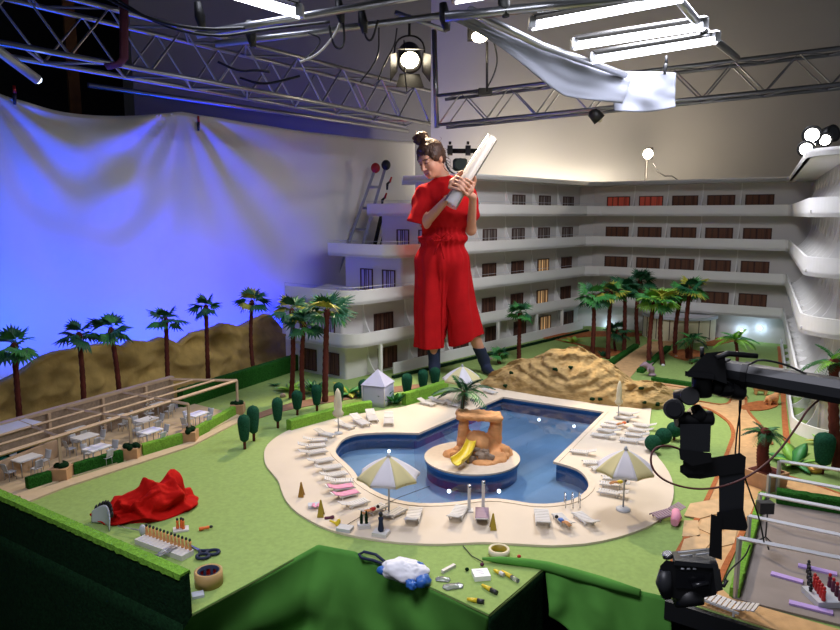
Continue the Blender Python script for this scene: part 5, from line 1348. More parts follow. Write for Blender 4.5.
# hair
PR = []
e(0, -.024, .047, .086, .098, .089, .02); e(0, .03, .085, .055, .045, .035, .02); e(0, -.06, .0, .07, .055, .07, .02)
for s in (-1, 1): e(s*.066, .01, .03, .018, .045, .045, .015)
PR.append(('-', H(0, .13, -.03), .082, .012))
bun = J(421, 138.5, .02)
rg = random.Random(5)
PR.append(('e', bun, (.05, .05, .046), None, .02)); PR.append(('c', H(0, -.02, .11), bun, .035, .035, .02))
for i in range(16):
    a = rg.uniform(0, 2*PI); z = rg.uniform(-1, 1); PR.append(('e', bun+np.array([.04*math.cos(a)*math.sqrt(1-z*z), .04*math.sin(a)*math.sqrt(1-z*z), .036*z]), (.018, .018, .014), None, .006))
b = MB(); sdf_add(b, PR, .005, .02, fn=lambda V: V+np.array([[.006*nz(p[0], p[1], p[2]*.5, 70)+.004*nz(p[0]+3, p[1], p[2], 140)]*3 for p in V])); hairo = b.build('hair', M['hair'], woman)
b = MB()
for i in range(70):
    side = rg.uniform(-1, 1); st = H((.07+.006*rg.random())*(1 if side > 0 else -1), rg.uniform(-.08, -.02), rg.uniform(-.07, .09)) if i < 46 else bun+np.array([rg.uniform(-.04, .04), rg.uniform(-.03, .03), rg.uniform(-.02, .04)])
    ctr = hc if i < 46 else bun; d = (st-ctr)/np.linalg.norm(st-ctr); pts = [st-d*.01]; L = rg.uniform(.03, .085) if i < 46 else .03
    for k in range(1, 5): pts.append(st+d*L*k/4*.5+np.array([.012*math.sin(k*1.7+i), 0, (-.22*L*k if i < 40 else .03*L*k)])+np.array([0, 0, 0]))
    b.tube([Vector(p) for p in pts], [.0013]*5, 4)
o = b.build('flyaway_hair', M['hair'], hairo); o.location = (0, 0, 0); 
for v in o.data.vertices: v.co += Vector(hairo.parent.location)*0
o.data.transform(Matrix.Translation(-Vector(woman.location)))
# jumpsuit
PR = []
c(J(431, 193), J(461, 193, .01), .062, .062, .05, .95); c(J(446, 198), J(445, 220), .155, .135, .04, .62)
PR.append(('e', J(446, 214), (.178, .115, .17), None, .04)); PR.append(('e', J(443, 238), (.175, .115, .07), None, .03))
PR.append(('e', J(442, 258), (.172, .112, .13), None, .05))
c(J(431, 262), J(429.5, 360), .096, .104, .06, 1.0); c(J(453.5, 262), J(467.5, 360, .04), .098, .122, .06, .88)
c(J(424, 262), J(423, 360), .05, .05, .04); c(J(459.5, 265), J(476, 355, .04), .05, .06, .04)
c(J(423.5, 194, -.01), J(418.5, 224, -.07), .062, .074, .03); c(J(467, 194, .01), J(469, 215, .0), .058, .072, .03)
legz = lambda X: X
x0, x1, x2 = J(447, 347)[0], J(451, 347)[0], J(484, 335)[0]; zl, zr2 = J(430, 347)[2], J(484, 334)[2]
sxl = J(409, 222)[0]
def cutj(X, Y, Z):
    zc = np.where(X < x1, zl, zl+(zr2-zl)*np.clip((X-x1)/(x2-x1), 0, 1)); leg = zc-Z
    # open crotch gap between the legs
    gx = J(447.5, 320)[0]; top = J(447, 296)[2]; w = np.clip((top-Z)/.36, 0, 1)*.030
    gap = np.where(Z < top, w-np.abs(X-gx-.0*(top-Z)), -1.)
    zs_ = J(418, 223)[2]; slv = np.where((X < J(422, 220)[0]) & (Z > J(440, 236)[2]), zs_+(J(418, 223)[0]-X)*.25-Z, -1.)
    return np.maximum(np.maximum(leg, gap), slv)
zw_ = J(442, 240)[2]; zn = J(446, 182)[2]
def folds(V):
    out = V.copy()
    for i, p in enumerate(V):
        x, y, z = p; th = math.atan2(y-WY, x-J(443, 250)[0]); d = max(0, zw_-z)
        if z < zw_: a = .004*math.sin(th*17+3*nz(z*2, th))*math.exp(-d*3)+.015*math.sin(th*7+2.5*nz(z*1.2, th, 4))*min(1, d*2.5)+.006*math.sin(th*15+4*nz(z*2, th, 8))*min(1, d*3)+.008*nz(x*9, y*9, z*5)
        elif z < zw_+.09: a = .003*math.sin(th*22)
        else: a = .016*(1-2*abs(nz(x*7+z*4, y*9, z*6)))*.6+.012*nz(x*13, y*13, z*9)+.005*nz(x*30, y*30, z*22)
        r = math.hypot(x-J(443, 250)[0], y-WY)+1e-6
        out[i, 0] += a*(x-J(443, 250)[0])/r; out[i, 1] += a*(y-WY)/r
    return out
b = MB(); sdf_add(b, PR, .0055, .02, cutj, folds); suit = b.build('jumpsuit', M['redcloth'], woman)
# sleeve hems, collar, waist tie
b = MB()
def ring(cn, ax, r, rr_, ys=1, n=24):
    x, y, d = frame_from(ax); return [cn+x*(r*math.cos(2*PI*i/n))+y*(r*ys*math.sin(2*PI*i/n)) for i in range(n+1)]
b.tube(ring(Vector(J(446.5, 181.6, .0)), (.1, -.2, 1), .060, .01), .011, 8); b.build('collar', M['redcloth'], woman)
b = MB(); pts = [Vector(J(442.5, 239))+Vector((.160*math.cos(t_), .108*math.sin(t_), .004*math.sin(3*t_))) for t_ in [2*PI*i/40 for i in range(41)]]
b.tube(pts, .008, 8, flat=.6); belt = b.build('waist_tie', M['redcloth'], woman)
for nm, P in (('bow_loop', [(441, 239), (435, 234), (430, 237), (434, 241), (441, 240)]), ('bow_loop', [(441, 239), (447, 233), (452, 236), (448, 241), (441, 240)]), ('tie_end', [(441, 240), (437, 247), (434, 255)]), ('tie_end', [(441, 240), (442, 250), (444, 259)])):
    b = MB(); b.tube([Vector(J(x, y, -.145-.01*i*(len(P)-i)/4)) for i, (x, y) in enumerate(P)], .008, 7, flat=.55); b.build(nm, M['redcloth'], woman)
b = MB()
for k in range(4): b.ell(J(442-.3*k, 196+7*k, -.115), (.006, .004, .006), 8, 6)
b.build('button_row', M['redcloth'], woman)
# socks
def sock(pts, top):
    PR2 = []
    for a, q, r0, r1 in pts: PR2.append(('c', a, q, r0, r1, .02))
    b = MB(); sdf_add(b, PR2, .005, .02, lambda X, Y, Z: Z-top); b.build('sock', M['navy'], woman)
sock([(J(433.8, 345), J(434.5, 366, -.02), .048, .040), (J(434.5, 366, -.02), np.array([J(434.5, 370)[0], WY-.05, .034]), .039, .036), (np.array([J(434.5, 370)[0], WY-.03, .032]), np.array([J(433.5, 372)[0], WY-.195, .026]), .034, .025)], J(434, 347)[2])
sock([(J(478, 345, .07), J(484, 360, .1), .046, .040), (J(484, 360, .1), np.array([J(486.5, 366, .1)[0], WY+.09, .034]), .039, .036), (np.array([J(486.5, 366, .1)[0], WY+.1, .032]), np.array([J(491, 370, .1)[0], WY-.055, .026]), .034, .025)], J(480, 347.5, .08)[2])
# clear roll (held: its own object)
TBv, TTv = Vector(TB), Vector(TT); roll = thing('clear_plastic_roll', TBv, 'shiny clear plastic roll the woman in red holds slanting upward', 'plastic roll')
b = MB(); x, y, d = frame_from(TTv-TBv); L = (TTv-TBv).length
def spiral(u, v):
    a = u*PI*2*2.15; r = tr(v)*(1-.10*u)*(1+.03*math.sin(3*a+v*4)); return TBv+d*(L*v)+x*(r*math.cos(a))+y*(r*math.sin(a))
b.grid(spiral, 60, 16); b.build('rolled_sheet', M['film'], roll)
b = MB(); b.tube([TBv+d*(L*t)+x*.0+y*.0 for t in (.0, .5, 1.)], [.022, .02, .017], 16, caps=False); b.build('inner_roll', M['film'], roll)
FRES = atY(410, 62, 5.3)
# ================================================================ trusses and pipes
def truss(A, B_, w, h, label, nseg=None, r=.014, name='lighting_truss'):
    A, B_ = Vector(A), Vector(B_); d = (B_-A); L = d.length; d.normalize(); s = d.cross(Vector((0, 0, 1))).normalized(); u = s.cross(d)
    t = thing(name, (A+B_)/2-u*h/2, label, 'truss'); n = nseg or int(L/(h*1.55)); cs = {}
    for i, (a, c) in enumerate(((-1, -1), (1, -1), (1, 1), (-1, 1))):
        o = s*(a*w/2)+u*(c*h/2); cs[(a, c)] = o; b = MB(); b.tube([A+o, B_+o], r, 10); b.build('chord', M['trussalu'], t)
    for (p, q) in (((-1, -1), (-1, 1)), ((1, -1), (1, 1)), ((-1, -1), (1, -1)), ((-1, 1), (1, 1))):
        b = MB()
        for i in range(n):
            p0 = A+d*(L*i/n); p1 = A+d*(L*(i+.5)/n); p2 = A+d*(L*(i+1)/n)
            b.tube([p0+cs[p], p1+cs[q], p2+cs[p]], r*.5, 6, smooth=False)
        b.build('lacing', M['trussalu'], t)
    return t
zt_ = 1.91; TH_ = .27
q0, q1 = atY(0, 42, 3.2), atY(430, 124, 5.95); q0.z = q1.z = (q0.z+q1.z)/2; td = (q1-q0).normalized(); tb = Vector((-td.y, td.x, 0))
lt0, lt1 = q0-td*1.0+tb*.13+Vector((0, 0, TH_/2)), q1+tb*.13+Vector((0, 0, TH_/2))
truss(lt0, lt1, .26, TH_, 'aluminium box truss over the blue backdrop side, lit blue from below')
ra = atY(442, 112, 5.95); rbp = atY(900, 62, 4.75)
truss(ra, rbp, .2, .235, 'aluminium box truss crossing in front of the pale back wall')
b = MB(); p0, p1 = atY(434, 30, 5.9), atY(437, 128, 5.9); b.tube([p0, p1], .022, 10); tag(b.build('upright_pipe', M['trussalu']), 'vertical grey pipe at the corner where both trusses meet', 'pipe')
def pipe(pts, r, label, m='trussalu', cat='pipe', name='rigging_pipe'):
    b = MB(); b.tube(pts, r, 8); return tag(b.build(name, M[m]), label, cat)
pipe([atY(88, 85, 4.7), atY(270, 111, 5.7), atY(408, 131, 7.2)], .018, 'thin grey pipe running behind the backdrop below the big truss')
pipe([atY(196, 35, 3.6), atY(300, 17, 3.7), atY(420, -4, 3.8)], .02, 'upper blue lit ceiling pipe beside the first tube lamp')
pipe([atY(215, 44, 4.0), atY(300, 34, 4.1), atY(460, 13, 4.2)], .02, 'lower blue lit ceiling pipe that carries the round spotlight')
pipe([atY(445, 17, 3.2), atY(560, 5, 3.2), atY(680, -8, 3.2)], .022, 'ceiling pipe along the upper edge of the white cloth')
pipe([atY(470, 10, 3.2), atY(540, 45, 3.6), atY(625, 75, 4.2)], .02, 'slanting pipe under which the white cloth hangs')
pipe([atY(676, -4, 3.4), atY(705, 32, 3.9), atY(737, 58, 4.6)], .022, 'slanting pipe crossing the ends of the tube lamps')
pipe([atY(395, 12, 4.3), atY(447, 31, 4.3)], .014, 'short pipe end next to the spotlight yoke')
b = MB(); b.tube([atY(-40, 22, 3.0), atY(38, 80, 3.3)], .022, 10); tl = tag(b.build('tube_lamp', M['alu']), 'slim tube lamp at the top left edge pointing to the backdrop clamp', 'lamp')
b = MB(); b.ell(atY(37, 79, 3.3), (.02, .02, .02), 10, 8); b.build('lamp_tip', M['spotglow'], tl)
# tube lamp banks (kino style)
def bank(P, label, Ys):
    """P: list of tubes ((x0,y0),(x1,y1)) seen from below, each with its own distance pair"""
    c = atY(P[0][0][0], P[0][0][1], Ys[0][0]); t = thing('tube_light_bank', c, label, 'lamp')
    ends = []
    for (a, c2), (y0, y1) in zip(P, Ys):
        p, q = atY(*a, y0), atY(*c2, y1); q.z = p.z+(q.z-p.z); b = MB(); b.tube([p, q], .021, 12); b.build('fluorescent_tube', M['tubeglow'], t); ends.append((p, q))
        d = (q-p).normalized(); s = d.cross(Vector((0, 0, 1))).normalized(); b = MB()
        b.slab(lambda u, v: p.lerp(q, u)+s*((v-.5)*.10)+Vector((0, 0, .028+.02*(1-abs(2*v-1)))), 4, 6, (0, 0, .006), False); b.build('reflector', M['fixture'], t)
        for e_ in (p, q): b = MB(); b.box(e_+Vector((0, 0, .012)), (.03, .05, .05), rotz(math.atan2(d.y, d.x))); b.build('end_cap', M['alu'], t)
    return ends
bank([((532, 26), (682, -2)), ], 'single bright tube lamp at the top beside the white cloth', [(3.3, 3.3)])
bank([((574, 46), (704, 26)), ((592, 60), (716, 40))], 'double tube lamp hanging over the right hotel wing', [(3.75, 3.75), (3.9, 3.9)])
bank([((300, 14), (205, -14)), ], 'bright tube lamp at the top left of the ceiling', [(3.1, 3.1)])
bank([((455, -1), (560, -18))], 'tube lamp partly cut by the top picture edge above the white cloth', [(3.0, 3.0)])
# white cloth over the pipe
def wcloth(u, v):
    a = [(466, 14), (520, 40), (575, 62), (632, 78)]; c = [(452, 20), (515, 62), (565, 92), (622, 106)]
    f = lambda P, t: (np.interp(t, [0, .33, .66, 1], [p[0] for p in P]), np.interp(t, [0, .33, .66, 1], [p[1] for p in P]))
    x0, y0 = f(a, u); x1, y1 = f(c, u); Y = 3.2+1.05*u; p = atY(x0, y0, Y).lerp(atY(x1, y1, Y+.02), v); p.y += .012*math.sin(u*9+v*3)+.012*nz(u*4, v*4); p.z += .02*math.sin(u*7)*v; return p
b = MB(); b.slab(wcloth, 50, 16, (0, .004, 0)); tag(b.build('white_cloth', M['greycloth']), 'white cloth hanging along the slanting ceiling pipe', 'cloth')
def wcloth2(u, v):
    p = atY(614+62*u, 70+3*u+(41-7*u-4*math.sin(u*3)*0+3*math.sin(PI*u))*v, 4.3); p.y += .012*math.sin(u*6+v*3)+.015*nz(u*3, v*3, 3); return p
b = MB(); b.slab(wcloth2, 30, 20, (0, .004, 0)); tag(b.build('white_cloth', M['greycloth']), 'square white cloth clamped to the right truss, its corner curling', 'cloth')
# clamps
def clamp(p, label, s=1., col='redplastic', tilt=0):
    t = thing('spring_clamp', p, label, 'clamp', 'spring clamps'); 
    b = MB(); b.tube([p+Vector((0, 0, -.05*s)), p+Vector((.003, 0, .0)), p+Vector((.006+tilt, 0, .02*s))], [.008*s, .012*s, .009*s], 8); b.build('jaw', M['black'], t)
    b = MB(); b.tube([p+Vector((.006+tilt, 0, .015*s)), p+Vector((.004+tilt*2, 0, .06*s))], [.010*s, .007*s], 8); b.build('handle_grip', M[col], t)
def bd(t, z): return BP+BD*t-Vector((-BN.x, -BN.y, 0))*.01+Vector((0, 0, z))
clamp(onplane(14, 96, BP+BN*.02, BD), 'red handled spring clamp gripping the backdrop edge at the far left')
clamp(onplane(198, 124, BP+BN*.02, BD), 'red handled spring clamp gripping the backdrop edge in its middle')
clamp(atY(665, 66, 4.25), 'black spring clamp holding the square white cloth', 1., 'black')
# ladder behind the hotel
ldr = thing('step_ladder', atY(350, 300, 6.0), 'aluminium step ladder with red feet leaning behind the stepped hotel end', 'ladder')
ldr.location.z = FLZ
for (a, c) in (((375.5, 168), (335, 282)), ((386, 165), (352, 282))):
    p, q = atY(*a, 6.7), atY(*c, 6.5); d = (q-p); q2 = q+d*((FLZ-q.z)/d.z); b = MB(); b.tube([p, q2], .03, 4, flat=.5, smooth=False); b.build('rail', M['alu'], ldr)
    b = MB(); b.ell(atY(a[0], a[1], 6.68), (.045, .03, .05), 12, 8); b.build('foot_cap', M['redplastic' if a[0] < 380 else 'black'], ldr)
for k in range(8):
    y = 187+21*k; xa = 375.5+(y-168)*(335-375.5)/114; xb = 386+(y-165)*(352-386)/117; b = MB(); b.tube([atY(xa, y, 6.65), atY(xb, y, 6.65)], .014, 6); b.build('rung', M['alu'], ldr)
for (a, c) in (((384, 205), (366, 282)), ((392, 205), (372, 282))):
    b = MB(); b.tube([atY(*a, 6.9), atY(*c, 6.9)], .02, 4, smooth=False); b.build('rear_strut', M['fixture'], ldr)
clamp(atY(387, 184, 6.55), 'red and black spring clamp hooked on the ladder, upper one', 1.1, 'redplastic', .02)
clamp(atY(382, 200, 6.55), 'red and black spring clamp hooked on the ladder, lower one', 1.1, 'redplastic', .02)
# ================================================================ lamps
fr_l = thing('spotlight', FRES, 'lit round spotlight with barn doors hanging from the ceiling pipe', 'spotlight')
aim_f = aim = (Vector((.1, 2.4, 0))-FRES).normalized(); fx, fy, fz = frame_from(aim); Rm = Matrix((fx, fy, fz)).transposed()
r0 = .075
b = MB(); b.lathe([(.02, -.2), (.07, -.19), (.085, -.15), (.085, -.02), (.092, -.015), (.092, .0), (.078, .0), (.07, -.03)], FRES, 24, Rm); b.build('housing', M['fixture'], fr_l)
b = MB(); b.lathe([(.0005, -.018), (.04, -.014), (.066, -.03)], FRES, 24, Rm, caps=False); b.build('lens', M['lampwarm'], fr_l)
for a in range(4):
    an = a*PI/2; ax_ = Rm @ Vector((math.cos(an), math.sin(an), 0)); tn = Rm @ Vector((-math.sin(an), math.cos(an), 0)); w0, w1 = (.075, .105) if a % 2 else (.075, .105)
    b = MB(); b.slab(lambda u, v: FRES+ax_*(.092+.055*v)+fz*(.1*v)+tn*((u-.5)*2*(w0+(w1-w0)*v)), 2, 2, tuple(ax_*.003), False); b.build('barn_door', M['fixture'], fr_l)
b = MB(); pts = []
for i in range(13):
    a = PI*i/12; pts.append(FRES-fz*.09+Vector((.115*math.cos(a), 0, .0+.15*math.sin(a)**.6)))
b.tube(pts, .007, 8); b.build('yoke', M['fixture'], fr_l)
b = MB(); b.tube([FRES-fz*.09+Vector((0, 0, .15)), FRES-fz*.09+Vector((0, 0, .30))], .01, 8); b.build('hanger', M['fixture'], fr_l)
# lamp behind the woman (unlit, seen from behind)
c = atY(460, 163, 6.3); t = thing('stage_lamp', c, 'unlit grey-green lamp head on a crossbar behind the woman\'s shoulder', 'lamp')
b = MB(); b.rbox(c+Vector((0, 0, -.015)), (.13, .1, .11), .03); b.lathe([(.03, 0), (.055, .02), (.05, .05)], c+Vector((0, -.05, -.015)), 16, Matrix.Rotation(PI/2, 3, 'X')); b.build('lamp_body', M['fixgreen'], t)
b = MB(); b.tube([atY(447, 151, 6.3), atY(479, 151, 6.3)], .022, 10); b.build('crossbar', M['fixture'], t)
for x in (450, 468): b = MB(); b.box(atY(x, 150.5, 6.28), (.045, .06, .085)); b.cyl(atY(x, 144.5, 6.28), atY(x, 141.5, 6.28), .012, n=8); b.build('pipe_hook', M['black'], t)
b = MB(); b.tube([c+Vector((.13*math.cos(a), -.02, .13*math.sin(a)+.02)) for a in [PI+PI*i/12 for i in range(13)]], .009, 6); b.build('yoke', M['fixgreen'], t)
b = MB(); b.tube([c+Vector((0, 0, -.08)), Vector((c.x, c.y+.05, FLZ))], .028, 10); b.build('stand', M['black'], t)
# small bright lamp behind the roof
c = atY(648, 154, 7.2); t = thing('work_lamp', (c.x, c.y, FLZ), 'small glaring lamp on a thin stand behind the hotel roof', 'lamp')
b = MB(); b.ell(c, (.05, .04, .05), 14, 10); b.build('bulb', M['lampwarm'], t)
b = MB(); b.tube([c+Vector((.03, .02, .07)), c+Vector((.03, .03, -.05))], .03, 8); b.build('lamp_housing', M['fixture'], t)
b = MB(); b.tube([c+Vector((.0, .03, -.04)), Vector((c.x, c.y+.03, FLZ))], .013, 8); b.build('stand', M['fixture'], t)
WORK = c
b = MB(); b.tube([atY(653, 163, 7.2), atY(658, 172, 7.2), atY(665, 176, 7.1), atY(672, 176, 7.1), atY(678, 180, 7.0)], .006, 6); tag(b.build('lamp_cable', M['black']), 'thin cable curling beside the work lamp stand above the roof', 'cable')
# cluster of round lamps on the right roof
PARS = []
for i, (px, py, r, Y, lb) in enumerate(((812, 135, .05, 4.0, 'uppermost round lamp of the cluster on the right roof'), (806, 149, .043, 3.9, 'lowest round lamp of the cluster on the right roof'), (825, 140, .04, 4.15, 'inner round lamp of the cluster, half behind another'), (834, 133, .05, 4.3, 'dark lamp of the cluster at the right picture edge'))):
    c = atY(px, py, Y); dr = Vector((-.55, -.8, -.2)).normalized() if i < 3 else Vector((.2, -.6, .1)).normalized(); x, y, z = frame_from(dr); R = Matrix((x, y, z)).transposed()
    t = thing('par_lamp', c, lb, 'lamp', 'round lamps on the right roof'); b = MB(); b.lathe([(.02, -.15), (r*.8, -.13), (r, -.04), (r*1.08, 0), (r*.95, .0)], c, 20, R); b.build('housing', M['black'], t)
    b = MB(); b.lathe([(.0005, .004), (r*.6, .003), (r*.94, -.004)], c, 20, R, caps=False); b.build('lens', M['lampwhite'] if i < 3 else M['darkgrey'], t)
    b = MB(); zr_ = 1.476; b.tube([c-dr*.06, Vector((c.x+.02, c.y+.05, zr_+.03)), Vector((c.x+.03, c.y+.06, zr_))], .008, 6); b.build('bracket', M['black'], t)
    if i < 3: PARS.append((c+dr*.03, dr))
# small hanging lamp top centre and spot under the truss
c = atY(478, 36, 4.6); t = thing('hanging_lamp', c, 'small bright lamp above the back truss beside the white cloth', 'lamp')
b = MB(); b.ell(c+Vector((.01, 0, -.005)), (.05, .04, .035), 12, 8); b.build('bulb', M['lampwarm'], t)
b = MB(); b.box(c+Vector((-.03, .03, .02)), (.07, .06, .08)); b.build('lamp_housing', M['fixture'], t)
b = MB(); b.tube([atY(487, 42, 4.7), atY(487, 92, 4.7)], .009, 6); b.build('stem', M['fixture'], t)
b = MB(); b.box(atY(485, 92, 5.3), (.1, .06, .05)); b.build('mount', M['fixture'], t)
c = atY(597, 117, 5.4); t = thing('small_spot', c, 'small dark spot lamp clipped under the back truss', 'lamp'); b = MB(); b.lathe([(.02, -.07), (.045, -.05), (.05, .03)], c, 14, Matrix.Rotation(2.4, 3, 'Y')); b.build('housing', M['fixture'], t)
b = MB(); b.ell(c+Vector((.02, -.01, -.02)), (.022, .022, .022), 10, 8); b.build('bulb', M['cream'], t)
# dangling cables and straps
def cable(P, Y, r, label, m='black', Y2=None):
    b = MB(); Q = [atY(x, y, Y+(Y2-Y if Y2 else 0)*i/max(1, len(P)-1)) for i, (x, y) in enumerate(P)]
    for _ in range(2):
        R = [Q[0]]
        for i in range(len(Q)-1): R += [Q[i].lerp(Q[i+1], .25), Q[i].lerp(Q[i+1], .75)]
        Q = R+[Q[-1]]
    b.tube(Q, r, 6); return tag(b.build('cable', M[m]), label, 'cable')
cable([(100, -5), (150, 20), (200, 30), (245, 28)], 3.4, .008, 'black cable sagging over the left truss towards the ceiling pipe')
cable([(110, -5), (160, 26), (215, 38), (260, 30), (330, 22)], 3.5, .007, 'long black cable running along the blue lit ceiling pipes')
cable([(300, 62), (318, 55), (335, 35), (341, 20)], 4.0, .007, 'white cable hanging in a bend from the lower ceiling pipe', 'white')
cable([(379, 27), (379, 55), (370, 70), (360, 82)], 4.2, .005, 'thin black cable dangling left of the spotlight')
cable([(397, 28), (395, 45), (385, 62), (378, 80)], 4.5, .005, 'thin black cable slanting down beside the spotlight')
cable([(404, 40), (405, 75), (407, 92)], 5.2, .005, 'short cable falling from the spotlight to the truss')
cable([(329, 25), (333, 45), (340, 50), (345, 42), (343, 22)], 4.0, .007, 'loop of black cable under the ceiling pipe')
cable([(362, 15), (365, 38), (372, 42), (378, 20)], 4.05, .007, 'second loop of black cable under the ceiling pipe')
cable([(308, 33), (322, 38), (316, 50), (304, 60)], 4.0, .005, 'black lead dropping from the ceiling pipe to the truss')
cable([(494, 42), (498, 60), (494, 75), (487, 88)], 4.7, .006, 'cable bending down from the small hanging lamp')
cable([(240, 78), (262, 85), (285, 80), (300, 76)], 4.4, .008, 'black cable bundle resting inside the left truss')
cable([(218, 62), (240, 72), (255, 70), (270, 72)], 4.2, .008, 'second black cable bundle inside the left truss')
b = MB(); b.tube([atY(124, -6, 3.55), atY(124, 58, 3.6), atY(119, 64, 3.6), atY(106, 67, 3.6)], .022, 6, flat=.25); tag(b.build('hanging_strap', M['purplestrap']), 'dark purple strap looped around the left truss', 'strap')
for i, (x, y, Y) in enumerate(((340, 12, 4.0), (363, 22, 4.05), (251, 35, 3.7), (200, 17, 3.6), (445, 18, 3.5), (504, 3, 3.2))):
    c = atY(x, y, Y); b = MB(); b.tube([c+Vector((-.01, 0, .07)), c, c+Vector((.01, 0, -.06))], [.018, .028, .016], 8); tag(b.build('pipe_clamp', M['black']), 'black clamp on the ceiling pipes, ' + ['left of two by the white cable loop', 'between the two cable loops', 'alone right of the left truss end', 'connector plug hanging near the strap', 'at the pipe end by the white cloth', 'at the top edge above the white cloth'][i], 'clamp', 'clamps on the ceiling pipes')
# ================================================================ crane arm, gimbal, camera
GY = 1.42
def K(px, py, dy=0.): return atY(px, py, GY+dy)
px_ = GY/FPX
crane = thing('crane_arm', K(715, 372), 'thick black crane arm reaching in from the right picture edge', 'crane arm')
a0, a1 = K(722, 370.5, .03), K(842, 391, -.12); d = (a1-a0).normalized(); a2 = a1+d*2.2
b = MB(); x, y, _ = frame_from(d)
def sect(p, hw, hh): return [p+x*(sx*hw)+y*(sy*hh) for sx, sy in ((-.6, -1), (.6, -1), (1, -.4), (1, .4), (.6, 1), (-.6, 1), (-1, .4), (-1, -.4))]
b.loft([sect(a0, .024, .0225), sect(a1, .025, .0235), sect(a2, .026, .0245)], True, True, False); b.build('arm_tube', M['darkgrey'], crane)
b = MB(); b.prism([(0, 0), (1, 0), (1, 1), (0, 1)], 0, 1); b = MB()
for f in (-.03, .03): pass
A_ = [K(687, 374, f) for f in (0,)]
def plate(pts, y0, y1, mb): mb.loft([[K(px, py, y0) for px, py in pts], [K(px, py, y1) for px, py in pts]], True, True, False)
plate([(687, 372), (706, 353), (724, 351), (727, 384), (715, 380), (688, 377)], -.04, .05, b); b.build('head_block', M['black'], crane)
b = MB(); plate([(685, 371), (714, 374), (714, 379), (685, 376)], -.05, .06, b); b.build('base_plate', M['blackgloss'], crane)
b = MB(); b.tube([K(702, 357), K(702, 347)], [.0045, .0042], 10); b.build('knob', M['black'], crane)
b = MB(); b.tube([K(716, 358, -.05), K(728, 353.5, -.05), K(757, 356, -.05)], [.006, .006, .0055], 10); b.build('lever_handle', M['black'], crane)
for f in (.02, .22):
    p = a0.lerp(a1, f); b = MB(); b.loft([sect(p-d*.006, .027, .0255), sect(p+d*.006, .027, .0255)], True, True, False); b.build('strap_band', M['black'], crane)
gim = thing('camera_gimbal', K(700, 450), 'black motorised camera gimbal hanging under the crane arm', 'gimbal')
def cylp(p, q, r, name, m='black', n=20): b = MB(); b.tube([p, p.lerp(q, .06), p.lerp(q, .94), q], [r*.9, r, r, r*.9], n); return b.build(name, M[m], gim)
cylp(K(702, 377), K(702, 396), 10*px_, 'pan_motor'); cylp(K(711, 386), K(743, 393), 8.2*px_, 'battery_grip'); cylp(K(720, 387.5, -.006), K(730, 390, -.006), 9.2*px_, 'grip_collar', 'blackgloss')
cylp(K(690, 396, .03), K(690, 396, -.03), 9.5*px_, 'roll_motor'); cylp(K(676, 397, .03), K(697, 393, .0), 7.5*px_, 'roll_arm')
cylp(K(674, 409, .035), K(674, 409, -.035), 10.5*px_, 'tilt_motor'); b = MB(); b.tube([K(674, 409, -.0355+i*0) for i in range(1)]+[K(674, 409, -.039)], [8*px_, 7.5*px_], 20); b.build('motor_cap', M['blackgloss'], gim)
cylp(K(676, 420), K(712, 418), 8*px_, 'lower_motor'); cylp(K(693, 410), K(700, 418, .0), 9*px_, 'joint')
def gbox(pts, y0, y1, name, m='black'): b = MB(); plate(pts, y0, y1, b); return b.build(name, M[m], gim)
gbox([(680, 424), (711, 424), (710, 452), (680, 452)], -.035, .035, 'upper_column', 'darkgrey'); gbox([(679, 449), (711, 453), (712, 462), (692, 466), (680, 459)], -.04, .04, 'column_collar')
gbox([(683, 456), (705, 456), (704, 474), (683, 474)], -.03, .03, 'column_foot'); gbox([(680, 466), (690, 461), (740, 453), (746, 457), (745, 472), (700, 479), (688, 478), (680, 472)], -.025, .025, 'side_arm')
gbox([(719, 474), (720, 470), (745, 460), (745, 474), (743, 520), (719, 518)], -.022, .022, 'drop_arm', 'darkgrey'); gbox([(717, 512), (743, 508), (748, 527), (746, 531), (716, 529)], -.028, .03, 'arm_foot')
gbox([(711, 514), (722, 517), (722, 560), (709, 556)], -.03, -.015, 'camera_bracket')
# camera
ca = thing('camera', K(690, 600), 'black still camera mounted low in the gimbal, pointing at the pool', 'camera')
b = MB(); plate([(660, 566), (666, 560), (676, 562), (718, 568), (720, 580), (716, 595), (690, 601), (668, 597), (659, 584)], -.035, .05, b); b.build('camera_body', M['black'], ca)
b = MB(); b.loft([[K(x, y, dy) for x, y, dy in ((674, 565, -.04), (719, 569, -.04), (712, 551, .055), (671, 555, .055))], [K(x, y-2.5, dy) for x, y, dy in ((675, 563, -.04), (718, 567, -.04), (711, 550, .055), (672, 554, .055))]], True, True, False); b.build('top_plate', M['darkgrey'], ca)
for (xa, ya, xb, yb) in ((678, 555, 706, 552), (680, 558.5, 692, 557.5), (696, 557, 711, 555.5), (680, 563, 714, 565.5), (688, 560.5, 702, 560.5)):
    b = MB(); b.tube([K(xa, ya, -.005)+Vector((0, 0, .006)), K(xb, yb, -.005)+Vector((0, 0, .006))], .0016, 6); b.build('button_strip', M['greyplastic'], ca)
b = MB(); b.tube([K(665, 570, -.03), K(664, 583, -.035), K(667, 596, -.03)], [.012, .018, .012], 12); b.build('hand_grip', M['darkgrey'], ca)
b = MB(); plate([(677, 571), (712, 574), (710, 590), (676, 588)], -.0385, -.034, b); b.build('rear_screen', M['blackgloss'], ca)
for xx in (681, 687, 693): b = MB(); b.tube([K(xx, 568.5, -.036), K(xx+3, 569, -.036)], .0022, 6); b.build('function_button', M['greyplastic'], ca)
b = MB(); b.tube([K(668, 557, .02), K(667, 553, .02)], [.012, .011], 14); b.build('mode_dial', M['chrome'], ca)
b = MB(); b.tube([K(686, 588, .0), K(689, 602, -.02), K(690, 606, -.025)], [.036, .033, .03], 22); b.build('lens', M['black'], ca)
